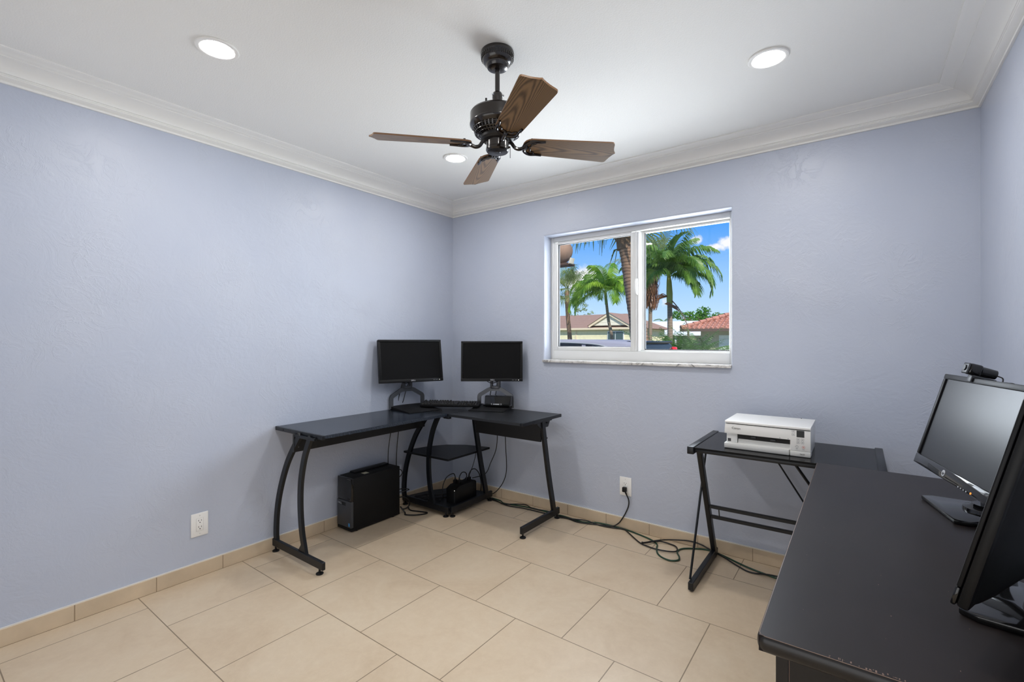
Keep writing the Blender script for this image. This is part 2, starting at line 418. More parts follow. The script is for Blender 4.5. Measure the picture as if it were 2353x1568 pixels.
MT['led_amber'] = mat('amber_led', srgb(230, 120, 40), rough=0.3, emit=((1.0, 0.35, 0.05, 1), 1.0))
MT['led_white'] = mat('white_led', srgb(230, 230, 225), rough=0.3, emit=((1, 0.97, 0.9, 1), 0.6))
MT['sticker'] = mat('tan_sticker', srgb(190, 184, 160), rough=0.6)
MT['sticker_blue'] = mat('blue_sticker', srgb(60, 140, 200), rough=0.4)
MT['glass_top'] = mat('black_glass_top', srgb(26, 26, 27), rough=0.06, spec=0.3, ior=1.2)
MT['espresso'] = desk_wood_material('espresso_laminate', srgb(34, 29, 28), (3, 1.5, 3), 0.36, 0.8)
MT['espresso_edge'] = mat('espresso_edge', srgb(28, 25, 25), rough=0.3)
MT['worn_edge'] = mat('worn_brown_edge', srgb(126, 100, 84), rough=0.5)
MT['printer_grey'] = mat('printer_grey', srgb(218, 217, 213), rough=0.4)
MT['red_print'] = mat('red_print', srgb(200, 80, 60), rough=0.4)
MT['dark_print'] = mat('dark_print', srgb(50, 50, 52), rough=0.4)
# ================================================================== the room
XW, YF, H = 3.32, -3.12, 2.44          # width, front wall, ceiling height; the back wall is y = 0, the left wall x = 0
WX0, WX1, WZ0, WZ1 = 0.948, 2.261, 1.125, 2.065   # window opening
YH = -5.6                                # far end of the added room that holds the fill light
struct(MB().box(-0.2, XW+0.2, YH-0.2, 0.2, -0.1, 0).build('floor', MT['tile'], smooth=0))
struct(MB().box(-0.2, XW+0.2, YH-0.2, 0.2, H, H+0.15).build('ceiling', MT['ceiling'], smooth=0))
struct(MB().box(-0.2, 0, YH-0.2, 0.2, 0, H).build('wall_left', MT['wall'], smooth=0))
struct(MB().box(XW, XW+0.2, YH-0.2, 0.2, 0, H).build('wall_right', MT['wall'], smooth=0))
# front wall behind the viewpoint ; wide opening added to let the fill light in
struct(MB().box(0, 0.35, YF-0.14, YF, 0, H).box(3.22, XW, YF-0.14, YF, 0, H).box(0.35, 3.22, YF-0.14, YF, 2.2, H).build('wall_front', MT['wall'], smooth=0))
struct(MB().box(0, XW, YH-0.2, YH, 0, H).build('wall_far', MT['ceiling'], smooth=0))  # end wall of the added, unseen room
# back wall as one ring of faces round the window opening, with a softly rounded arris
def back_wall():
    m = MB(); b = m.bm
    xs = [0, WX0, WX1, XW]; zs = [0, WZ0, WZ1, H]
    g = {}
    for y in (0, 0.2):
        for i, x in enumerate(xs):
            for k, z in enumerate(zs): g[(i, k, y)] = b.verts.new((x, y, z))
    for y in (0, 0.2):
        for i in range(3):
            for k in range(3):
                if i == 1 and k == 1: continue
                b.faces.new([g[(i, k, y)], g[(i+1, k, y)], g[(i+1, k+1, y)], g[(i, k+1, y)]])
    ring = [(1, 1), (2, 1), (2, 2), (1, 2)]
    for a, c in zip(ring, ring[1:]+ring[:1]):
        b.faces.new([g[(*a, 0)], g[(*c, 0)], g[(*c, 0.2)], g[(*a, 0.2)]])
    per = [(0, 0), (1, 0), (2, 0), (3, 0), (3, 1), (3, 2), (3, 3), (2, 3), (1, 3), (0, 3), (0, 2), (0, 1)]
    for a, c in zip(per, per[1:]+per[:1]):
        b.faces.new([g[(*a, 0)], g[(*c, 0)], g[(*c, 0.2)], g[(*a, 0.2)]])
    bmesh.ops.recalc_face_normals(b, faces=b.faces)
    es = [e for e in b.edges if all(abs(v.co.y) < 1e-6 for v in e.verts) and len({(round(v.co.x, 3), round(v.co.z, 3)) for v in e.verts} & {(x, z) for x in (WX0, WX1) for z in (WZ0, WZ1)}) == 2
          and not any(abs(v.co.x) < 1e-6 or abs(v.co.x-XW) < 1e-6 for v in e.verts)]
    bmesh.ops.bevel(b, geom=es, offset=0.012, segments=3, affect='EDGES', profile=0.5)
    return struct(m.build('wall_back', MT['wall'], smooth=40))
back_wall()

# crown moulding: one mitred length per wall (offset from the wall, height)
CR = [(0.0, 2.346), (0.008, 2.346), (0.0095, 2.348), (0.0095, 2.3525), (0.0065, 2.3540), (0.0085, 2.3565), (0.020, 2.3600), (0.030, 2.3665), (0.030, 2.3705), (0.0335, 2.3715), (0.0335, 2.3755), (0.0315, 2.3765), (0.0365, 2.3785), (0.0365, 2.383),
      (0.042, 2.393), (0.052, 2.402), (0.066, 2.410), (0.084, 2.416), (0.104, 2.4195), (0.104, 2.4235), (0.111, 2.4240), (0.118, 2.4285), (0.132, 2.4310), (0.146, 2.4318), (0.150, 2.4340), (0.158, 2.4345), (0.158, 2.4402), (0.0, 2.4402)]
def crown(name, ax):
    m = MB(); rings = []
    for e in (0, 1):
        r = []
        for p, z in CR:
            if ax == 'left':  v = (p, (YF+p) if e == 0 else -p, z)
            if ax == 'right': v = (XW-p, (YF+p) if e == 0 else -p, z)
            if ax == 'back':  v = (p if e == 0 else XW-p, -p, z)
            if ax == 'front': v = (p if e == 0 else XW-p, YF+p, z)
            r.append(m.bm.verts.new(v))
        rings.append(r)
    n = len(CR)
    for i in range(n): m.bm.faces.new((rings[0][i], rings[0][(i+1) % n], rings[1][(i+1) % n], rings[1][i]))
    m.bm.faces.new(rings[0]); m.bm.faces.new(rings[1][::-1])
    bmesh.ops.recalc_face_normals(m.bm, faces=m.bm.faces)
    return struct(m.build(name, MT['trim'], smooth=30))
for i, a in enumerate(('left', 'back', 'right', 'front')): crown('trim_%d' % (i+1), a)

# tile baseboards, each a run of 305 mm pieces with a line of caulk on top
def baseboard(side):
    m = MB(); k = MB(); g = MB(); t = 0.011; h = 0.075
    if side in ('back', 'front'):
        js = [0.853-0.305*i for i in range(3, 0, -1)] + [0.853+0.305*i for i in range(0, 9)]
        js = [0]+[j for j in js if 0.02 < j < XW-0.02]+[XW]
        y0, y1 = (-t, 0) if side == 'back' else (YF, YF+t)
        for a, b in zip(js, js[1:]): m.box(a+0.0012, b-0.0012, y0, y1, 0.001, h, 0.0015, 1)
        g.box(0, XW, y0+0.001, y1-0.001, 0, h-0.001)
        k.box(0, XW, y0+(0.0 if side == 'front' else 0.002), y1-(0.002 if side == 'front' else 0), h-0.001, h+0.004)
    else:
        js = [-2.477+0.309*i for i in range(-2, 9)]
        js = [YF+t]+[j for j in js if YF+0.03 < j < -0.03]+[-t]
        x0, x1 = (0, t) if side == 'left' else (XW-t, XW)
        for a, b in zip(js, js[1:]): m.box(x0, x1, a+0.0012, b-0.0012, 0.001, h, 0.0015, 1)
        g.box(x0+0.001, x1-0.001, YF+t, -t, 0, h-0.001)
        k.box(x0+(0 if side == 'left' else 0.002), x1-(0.002 if side == 'left' else 0), YF+t, -t, h-0.001, h+0.004)
    o = struct(m.build('baseboard_'+side, MT['base_tile'], smooth=0))
    g.build('grout', MT['grout'], o, smooth=0); k.build('caulk_line', MT['caulk'], o, smooth=0)
for s in ('left', 'back', 'right'): baseboard(s)

# ------------------------------------------------------------------ the sliding window
def window():
    w = bpy.data.objects.new('window_1', None); C.objects.link(w); w.location = (1.6, 0.1, 1.125)
    struct(w, 'white sliding window with two panes over a marble sill')
    y0, y1 = 0.098, 0.185
    f = MB()
    f.box(WX0, WX0+0.026, y0, y1, WZ0, WZ1, 0.003); f.box(WX1-0.026, WX1, y0, y1, WZ0, WZ1, 0.003)
    f.box(WX0+0.0262, WX1-0.0262, y0+0.0006, y1-0.001, 2.030, WZ1-0.0005, 0.002); f.box(WX0+0.0262, WX1-0.0262, y0+0.0006, y1-0.001, WZ0+0.0036, 1.198, 0.002)
    f.box(WX0+0.0264, WX1-0.0264, y0+0.050, y1-0.003, 2.0285, 2.0298, 0.0004); f.box(WX0+0.0264, WX1-0.0264, y0+0.040, y1-0.003, 1.1982, 1.206, 0.001)
    f.build('window_frame', MT['vinyl'], w)
    # left sash: the sliding one, in the front track
    s = MB(); a, b, z0, z1 = 0.972, 1.662, 1.1985, 2.024; ys0, ys1 = 0.102, 0.135
    s.box(a, a+0.036, ys0, ys1, z0, z1, 0.003); s.box(1.594, 1.626, ys0, ys1, z0, z1, 0.003)
    s.box(a+0.0362, 1.5938, ys0+0.0006, ys1-0.0006, z1-0.014, z1+0.005, 0.002); s.box(a+0.0362, 1.5938, ys0+0.0006, ys1-0.0006, z0, z0+0.028, 0.003)
    s.box(1.6262, 1.640, ys0-0.006, ys1-0.001, z0+0.001, z1, 0.002); s.box(1.6402, 1.652, ys0+0.003, ys1-0.002, z0+0.002, z1, 0.002)
    so = s.build('sliding_sash', MT['vinyl'], w)
    MB().box(a+0.036, 1.594, 0.118, 0.122, z0+0.028, z1-0.014).build('pane', MT['glass'], so, smooth=0)
    g = MB()
    for (p, q, r, t) in ((a+0.036, a+0.042, z0+0.028, z1-0.014), (a+0.036, 1.594, z0+0.028, z0+0.031), (a+0.036, 1.594, z1-0.018, z1-0.014)): g.box(p, q, 0.112, 0.126, r, t)
    g.split('gasket', MT['gasket'], so, smooth=0)
    l = MB(); l.box(1.633, 1.649, ys0-0.016, ys0, 1.585, 1.700, 0.005)
    l.tube(smooth_path([(1.641, ys0-0.014, 1.592), (1.641, ys0-0.030, 1.615), (1.641, ys0-0.034, 1.643), (1.641, ys0-0.030, 1.67), (1.641, ys0-0.014, 1.694)]), 0.005)
    l.build('latch', MT['vinyl'], so)
    # right light: fixed, set further out
    r = MB(); ys0, ys1 = 0.142, 0.170; a, b, z0, z1 = 1.640, WX1-0.024, 1.187, 2.028
    r.box(a, a+0.038, ys0, ys1, 1.2062, z1, 0.003); r.box(b-0.016, b, ys0, ys1, 1.2062, z1, 0.003)
    r.box(a+0.0382, b-0.0162, ys0+0.0006, ys1-0.0006, z1-0.012, z1+0.001, 0.002); r.box(a+0.0382, b-0.0162, ys0+0.0006, ys1-0.0006, 1.2062, z0+0.022, 0.001)
    ro = r.build('fixed_sash', MT['vinyl'], w)
    MB().box(a+0.038, b-0.016, 0.154, 0.158, z0+0.022, z1-0.012).build('pane', MT['glass'], ro, smooth=0)
    g = MB()
    for (p, q, rr, t) in ((a+0.038, a+0.043, z0+0.022, z1-0.012), (a+0.038, b-0.016, z0+0.022, z0+0.027)): g.box(p, q, 0.147, 0.160, rr, t)
    g.split('gasket', MT['gasket'], ro, smooth=0)
    MB().box(2.185, 2.236, 0.088, 0.0985, 2.026, 2.036, 0.001).build('sash_stop', MT['vinyl'], w)
    MB().box(WX0-0.004, WX1+0.004, -0.022, 0.10, 1.110, 1.1285, 0.003).build('window_sill', MT['marble'], w)
window()

# ------------------------------------------------------------------ recessed ceiling lights
def downlight(x, y, label):
    t = thing('recessed_light', label, 'ceiling light', (x, y, H), 'recessed ceiling lights')
    m = MB(); m.lathe([(0.058, H-0.0005), (0.076, H-0.0005), (0.077, H-0.003), (0.074, H-0.006), (0.062, H-0.007), (0.058, H-0.005), (0.058, H-0.0005)], x, y, 40, cap=False)
    m.build('trim_ring', MT['trim'], t)
    MB().lathe([(0.0575, H-0.0015), (0.0575, H-0.0045), (0.05, H-0.0055)], x, y, 40).build('lens', MT['lens'], t)
downlight(0.813, -2.204, 'round recessed ceiling light at the upper left, above the long left wall')
downlight(2.570, -0.828, 'round recessed ceiling light right of the fan, above the window wall')
downlight(0.799, -0.813, 'round recessed ceiling light partly behind the fan, deepest in the corner')
downlight(2.555, -2.20, 'round recessed ceiling light behind the viewpoint, out of the frame')

# ------------------------------------------------------------------ wall outlets
def outlet(M, label):
    t = thing('wall_outlet', label, 'outlet', M.translation, 'duplex wall outlets')
    # local: x along the wall, y out of the wall towards the room is -y, z up
    m = MB(M); m.box(-0.0415, 0.0415, -0.006, -0.0003, -0.0625, 0.0625, 0.003); m.build('cover_plate', MT['white_plastic'], t)
    r = MB(M); r.box(-0.0165, 0.0165, -0.008, -0.0055, -0.0335, 0.0335, 0.0012); ro = r.build('receptacle', MT['white_plastic'], t)
    g = MB(M)
    for (a, b, c, d) in ((-0.0178, 0.0178, 0.0337, 0.0349), (-0.0178, 0.0178, -0.0349, -0.0337), (-0.0178, -0.0168, -0.0349, 0.0349), (0.0168, 0.0178, -0.0349, 0.0349)): g.box(a, b, -0.0064, -0.0055, c, d)
    g.build('receptacle_gap', MT['printer_grey'], t, smooth=0)
    for dz in (0.017, -0.017):
        s = MB(M); s.box(-0.0078, -0.0056, -0.0085, -0.0075, dz+0.0015, dz+0.0095); s.box(0.0056, 0.0078, -0.0085, -0.0075, dz+0.002, dz+0.009)
        s.cyl((0, -0.0085, dz-0.0055), (0, -0.0075, dz-0.0055), 0.0027, n=12); s.split('socket_slot', MT['slot'], ro, smooth=0)
    for dz in (0.048, -0.048):
        MB(M).cyl((0, -0.0072, dz), (0, -0.0058, dz), 0.003, n=12).build('screw', MT['printer_grey'], t)
outlet(T((0, -1.972, 0.280)) @ RZ(90), 'white duplex outlet on the left wall, nothing plugged in')
outlet(T((1.602, 0, 0.288)), 'white duplex outlet below the window, black plug in its lower socket')
# ================================================================== ceiling fan
def fan():
    fx, fy = 1.695, -1.520
    f = thing('ceiling_fan', 'dark bronze ceiling fan with four oak-grained wooden blades on a short rod', 'ceiling fan', (fx, fy, H))
    B = MT['bronze']
    c = MB(); c.lathe([(0.055, H), (0.066, H-0.001), (0.068, H-0.010), (0.066, H-0.015), (0.0645, H-0.018), (0.062, H-0.034), (0.054, H-0.047), (0.047, H-0.051), (0.046, H-0.056), (0.040, H-0.066), (0.030, H-0.070), (0.016, H-0.071)], fx, fy, 48)
    co = c.build('canopy', B, f)
    v = MB()
    for k in range(40):                                     # ring of small raised flutes round the canopy
        a = 2*PI*k/40; d = Vector((math.cos(a), math.sin(a), 0))
        v.bar(Vector((fx, fy, H-0.0175))+d*0.0652, Vector((fx, fy, H-0.033))+d*0.0632, 0.0045, 0.004, up=d, bev=0.001)
    v.build('flutes', B, co)
    MB().cyl((fx, fy, H-0.075), (fx, fy, 2.268), 0.0098, n=20).build('downrod', B, f)
    k = MB(); k.lathe([(0.024, 2.203), (0.021, 2.212), (0.0195, 2.245), (0.021, 2.252), (0.021, 2.268), (0.017, 2.276), (0.012, 2.279)], fx, fy, 24)
    ko = k.build('rod_collar', B, f)
    s = MB()
    for a in (20, 140, 260):
        d = Vector((math.cos(rad(a)), math.sin(rad(a)), 0)); s.cyl(Vector((fx, fy, 2.262))+d*0.018, Vector((fx, fy, 2.262))+d*0.028, 0.0038, n=10)
    s.split('set_screw', MT['chrome'], ko)
    m = MB(); m.lathe([(0.025, 2.207), (0.070, 2.204), (0.098, 2.199), (0.105, 2.195), (0.107, 2.191), (0.110, 2.188), (0.110, 2.150), (0.1115, 2.148), (0.1115, 2.142), (0.109, 2.138), (0.104, 2.131), (0.100, 2.127), (0.060, 2.125)], fx, fy, 56)
    mo = m.build('motor_housing', B, f)
    sc_ = MB()
    for a in (10, 100, 190, 280):
        d = Vector((math.cos(rad(a)), math.sin(rad(a)), 0)); p = Vector((fx, fy, 2.200))+d*0.092; sc_.cyl(p, p+Vector((0, 0, 0.012)), 0.004, n=10)
    sc_.split('housing_screw', B, mo)
    MB().lathe([(0.094, 2.130), (0.090, 2.118), (0.070, 2.104), (0.050, 2.102)], fx, fy, 48).build('vent_recess', MT['bronze_dark'], mo)
    r = MB()                                               # slotted vent cage under the motor
    for k in range(40):
        a = 2*PI*k/40; d = Vector((math.cos(a), math.sin(a), 0))
        r.bar(Vector((fx, fy, 2.131))+d*0.0985, Vector((fx, fy, 2.112))+d*0.091, 0.005, 0.004, up=d)
        r.bar(Vector((fx, fy, 2.112))+d*0.091, Vector((fx, fy, 2.101))+d*0.066, 0.005, 0.004, up=(0, 0, 1))
    for rr, z in ((0.0955, 2.124), (0.090, 2.110), (0.078, 2.104), (0.065, 2.100)):
        r.tube([(fx+rr*math.cos(2*PI*k/48), fy+rr*math.sin(2*PI*k/48), z) for k in range(49)], 0.0028, 6)
    r.build('vent_cage', B, mo)
    MB().lathe([(0.030, 2.126), (0.068, 2.122), (0.066, 2.088), (0.058, 2.080), (0.040, 2.078)], fx, fy, 40).build('flywheel', MT['bronze_dark'], f)
    w = MB(); w.lathe([(0.030, 2.106), (0.0455, 2.104), (0.0465, 2.098), (0.045, 2.094), (0.045, 2.052), (0.0465, 2.050), (0.0465, 2.042), (0.042, 2.036), (0.012, 2.0345), (0.011, 2.033)], fx, fy, 40)
    so = w.build('switch_housing', B, f)
    q = MB()
    for a in (60, 240): 
        d = Vector((math.cos(rad(a)), math.sin(rad(a)), 0)); q.cyl(Vector((fx, fy, 2.070))+d*0.044, Vector((fx, fy, 2.070))+d*0.049, 0.003, n=10)
    q.split('housing_screw', MT['chrome'], so)
    ch = MB(); d = Vector((0.80, 0.60, 0)); p = Vector((fx, fy, 2.056))
    ch.cyl(p+d*0.044, p+d*0.052, 0.004, n=10)
    for k in range(13): ch.lathe([(0.0004, -0.0016), (0.0014, -0.001), (0.0016, 0), (0.0014, 0.001), (0.0004, 0.0016)], n=8, M=T(p+d*0.0515+Vector((0, 0, -0.0035*k))))
    ch.cyl(p+d*0.0515+Vector((0, 0, 0.001)), p+d*0.0515+Vector((0, 0, -0.043)), 0.0005, n=6)
    ch.build('pull_chain', MT['bronze_edge'], so)
    # blades
    half = [(0.106, 0.020), (0.112, 0.034), (0.124, 0.044), (0.140, 0.049), (0.25, 0.0545), (0.36, 0.060), (0.462, 0.0655), (0.471, 0.065), (0.477, 0.061),
            (0.480, 0.053), (0.4825, 0.042), (0.486, 0.030), (0.491, 0.018), (0.496, 0.008)]
    out = [(0.104, 0.0)]+half+[(0.502, 0.0)]+[(x, -y) for x, y in half[::-1]]
    for a in (46.5, 141.3, 225.5, 324.0):
        M = T((fx, fy, 2.068)) @ RZ(a) @ RX(-13)
        b = MB(M); b.prism(out, -0.003, 0.003, 'z')
        bo = b.build('blade', [MT['oak'], MT['oak_edge']], f, smooth=30, uv=True)
        for p in bo.data.polygons:
            if abs((M.to_3x3().inverted() @ p.normal).z) < 0.5: p.material_index = 1
        # cast iron: curled arm and a two-horned scroll under the blade root
        i = MB(M)
        i.tube(smooth_path([(0.040, 0, 0.026), (0.058, 0, 0.010), (0.072, 0, -0.010), (0.088, 0, -0.015), (0.102, 0, -0.011), (0.116, 0, -0.006)]), 0.0075, 10)
        for sg in (1, -1):
            i.tube(smooth_path([(0.108, 0, -0.0065), (0.112, sg*0.018, -0.0065), (0.124, sg*0.034, -0.0065), (0.143, sg*0.042, -0.0065), (0.168, sg*0.041, -0.0065), (0.190, sg*0.044, -0.006)]), [0.0085-0.004*k/40 for k in range(41)], 8)
            i.tube(smooth_path([(0.128, 0, -0.0055), (0.136, sg*0.010, -0.0055), (0.138, sg*0.021, -0.0055), (0.148, sg*0.026, -0.0055), (0.156, sg*0.035, -0.0055)]), 0.0036, 8)
        i.cyl((0.116, 0, -0.003), (0.116, 0, -0.0125), 0.012, 0.008, 16)
        i.build('blade_bracket', B, bo)
        sw = MB(M)
        for (x, y) in ((0.135, 0.0405), (0.135, -0.0405), (0.116, 0)): sw.cyl((x, y, 0.003), (x, y, 0.0065), 0.0045, n=12)
        sw.split('blade_screw', B, bo)
fan()
# ================================================================== L-shaped corner desk
DZ = 0.75                                          # top of the corner desk
def foot(m, x, y, ztop):
    m.lathe([(0.004, 0.0005), (0.019, 0.0005), (0.0205, 0.004), (0.019, 0.007), (0.010, 0.011), (0.006, 0.013), (0.006, ztop)], x, y, 24)
def corner_desk():
    d = thing('corner_desk', 'black L-shaped desk with curved metal legs standing in the corner under two monitors', 'desk', (0.5, -0.58, 0))
    E, W2 = MT['desk_edge'], MT['black_metal']
    z0, z1 = DZ-0.018, DZ
    # left run, with a metal strip on its free end and a chipped front edge
    a = MB(); a.box(0.006, 0.508, -1.545, -0.592, z0, z1, 0.001, 1); ao = a.build('desktop', MT['desk_top'], d, smooth=0)
    r = random.Random(4); s = MB()
    ys = [-1.545+0.953*k/150 for k in range(151)]
    top = [(0.5095+r.uniform(-.0008, .0012), y, z1-0.0012-r.uniform(0, .0015)) for y in ys]; bot = [(0.510+r.uniform(-.0008, .0008), y, z0+0.001+r.uniform(-.0015, .001)) for y in ys]
    vt = [s.bm.verts.new(p) for p in top]; vb = [s.bm.verts.new(p) for p in bot]; vi = [s.bm.verts.new((0.504, y, z1-0.0008)) for y in ys]; vj = [s.bm.verts.new((0.504, y, z0)) for y in ys]
    for k in range(150):
        for p, q in ((vi, vt), (vt, vb), (vb, vj), (vj, vi)): s.bm.faces.new((p[k], p[k+1], q[k+1], q[k]))
    for k in (0, 150): s.bm.faces.new((vi[k], vt[k], vb[k], vj[k]))
    bmesh.ops.recalc_face_normals(s.bm, faces=s.bm.faces)
    s.build('front_edge', mat('chipped_edge', srgb(38, 44, 54), rough=0.35, vary=(220.0, 0.55)), ao, smooth=0, label='chipped front edge band')
    e = MB(); e.box(0.004, 0.512, -1.563, -1.544, z0-0.005, z1+0.001, 0.002); eo = e.build('end_strip', W2, d)
    q = MB()
    for x in (0.10, 0.30, 0.455): q.cyl((x, -1.5645, DZ-0.012), (x, -1.562, DZ-0.012), 0.0035, n=10)
    q.split('screw', MT['matte_black'], eo)
    # right run
    b = MB(); b.box(0.522, 1.148, -0.590, -0.112, z0, z1, 0.001, 1); bo = b.build('desktop', MT['desk_top2'], d, smooth=0)
    e = MB(); e.box(1.147, 1.166, -0.592, -0.110, z0-0.003, z1+0.0008, 0.002); e.build('end_strip', W2, d)
    MB().box(0.522, 1.148, -0.5935, -0.5895, z0, z1-0.0008).build('front_edge', E, bo, smooth=0)
    # quarter-round corner panel between the runs
    P = [(0.5175, -0.5875)]+[(0.5175-0.48*math.cos(t)*1.0, -0.5875+0.48*math.sin(t)) for t in [PI/2*k/16 for k in range(17)]]
    P = [(0.5175, -0.5875), (0.030, -0.5875), (0.030, -0.52), (0.05, -0.35), (0.13, -0.21), (0.26, -0.135), (0.43, -0.112), (0.5175, -0.112)]
    MB().prism(P, z0, z1-0.001, 'z', 0.001).build('corner_panel', MT['desk_top2'], d, smooth=0)
    j = MB(); j.box(0.490, 0.545, -0.612, -0.585, z0-0.014, z0+0.003, 0.003); j.box(0.35, 0.52, -0.589, -0.586, z1-0.003, z1+0.0006); j.box(0.5165, 0.5195, -0.588, -0.40, z1-0.003, z1+0.0006)
    j.split('joining_strip', MT['black_metal'], d, smooth=0)
    # modesty panels
    mp = MB().box(0.236, 0.251, -1.580, -0.565, 0.628, z0, 0.001, 1).build('modesty_panel', MT['black_board'], d, smooth=0)
    q = MB()
    for y, z in ((-1.545, 0.712), (-1.553, 0.655), (-0.60, 0.70)): q.cyl((0.250, y, z), (0.2535, y, z), 0.004, n=10)
    q.split('screw', MT['grey_plastic'], mp)
    MB().box(0.535, 1.118, -0.312, -0.297, 0.578, z0, 0.001, 1).build('modesty_panel', MT['black_board'], d, smooth=0)
    # two arched end frames under the left run
    Lx = [(0.300, 0.733), (0.245, 0.668), (0.157, 0.550), (0.082, 0.394), (0.041, 0.255), (0.027, 0.120), (0.033, 0.062)]
    Rx = [(0.408, 0.733), (0.372, 0.670), (0.337, 0.590), (0.305, 0.461), (0.300, 0.323), (0.315, 0.190), (0.340, 0.100), (0.352, 0.060)]
    for y, sgn in ((-1.570, 1), (-0.570, -1)):
        fr = MB(); fr.bar((0.006, y-0.004*sgn, 0.052), (0.546 if sgn > 0 else 0.500, y-0.004*sgn, 0.052), 0.020, 0.044, bev=0.003)
        fo = fr.build('side_frame', W2, d)
        fr = MB(); fr.bar((0.245, y, z0-0.008), (0.455, y, z0-0.008), 0.016, 0.016, bev=0.002); fr.build('top_bracket', W2, fo)
        for L in (Lx, Rx):
            lg = MB(); pts = smooth_path([(x, y+0.002*sgn, z) for x, z in L], 6); lg.tube(pts, 0, 4, flat=(0.0235, 0.0135, (0, 1, 0)))
            # oblong section: narrow along the wall, wide across it
            lg.build('curved_leg', W2, fo, smooth=40)
        g = MB(); yy = y
        g.prism([(0.285, 0.070), (0.33, 0.070), (0.325, 0.13), (0.312, 0.105)], yy-0.006, yy+0.006, 'y'); g.build('gusset', W2, fo, smooth=0);
        for x in (0.034, 0.505 if sgn > 0 else 0.470):
            ft = MB(); foot(ft, x, y-0.004*sgn, 0.034); ft.build('levelling_foot', MT['black_plastic'], fo)
    # two slanted frames under the right run
    for x in (0.508, 1.128):
        fr = MB(); fr.bar((x, -0.555, 0.052), (x, -0.088, 0.052), 0.022, 0.046, bev=0.003)
        fo = fr.build('side_frame', W2, d)
        fr = MB(); fr.bar((x, -0.42, z0-0.009), (x, -0.19, z0-0.009), 0.018, 0.018, bev=0.002); fr.build('top_bracket', W2, fo)
        fr = MB(); fr.prism([(-0.40, z0-0.002), (-0.20, z0-0.002), (-0.235, 0.675), (-0.33, 0.675)], x-0.004, x+0.004, 'x'); fr.build('gusset', W2, fo, smooth=0)
        lg = MB(); pts = smooth_path([(x, -0.300, 0.733), (x, -0.297, 0.690), (x, -0.272, 0.560), (x, -0.222, 0.330), (x, -0.175, 0.150), (x, -0.155, 0.068)], 6)
        lg.tube(pts, 0, 4, flat=(0.0260, 0.0145, (1, 0, 0)))
        lg.build('slanted_leg', W2, fo, smooth=40)
        q = MB(); q.cyl((x+0.004, -0.255, 0.705), (x+0.0125, -0.255, 0.705), 0.004, n=10); q.cyl((x+0.004, -0.258, 0.60), (x+0.0125, -0.258, 0.60), 0.004, n=10); q.split('screw', MT['matte_black'], fo)
        for y in (-0.535, -0.110):
            ft = MB(); foot(ft, x, y, 0.034); ft.build('levelling_foot', MT['black_plastic'], fo)
    # shelves in the corner
    S = [(0.499, -0.573), (0.035, -0.583), (0.040, -0.52), (0.075, -0.36), (0.15, -0.235), (0.28, -0.145), (0.43, -0.105), (0.495, -0.095)]
    MB().prism(S, 0.405, 0.420, 'z', 0.001).build('shelf', MT['desk_top2'], d, smooth=0)
    S2 = [(0.497, -0.562), (0.03, -0.562), (0.035, -0.50), (0.075, -0.34), (0.15, -0.225), (0.28, -0.140), (0.43, -0.105), (0.497, -0.100)]
    MB().prism(S2, 0.045, 0.060, 'z', 0.001).build('bottom_shelf', MT['desk_top2'], d, smooth=0)
corner_desk()

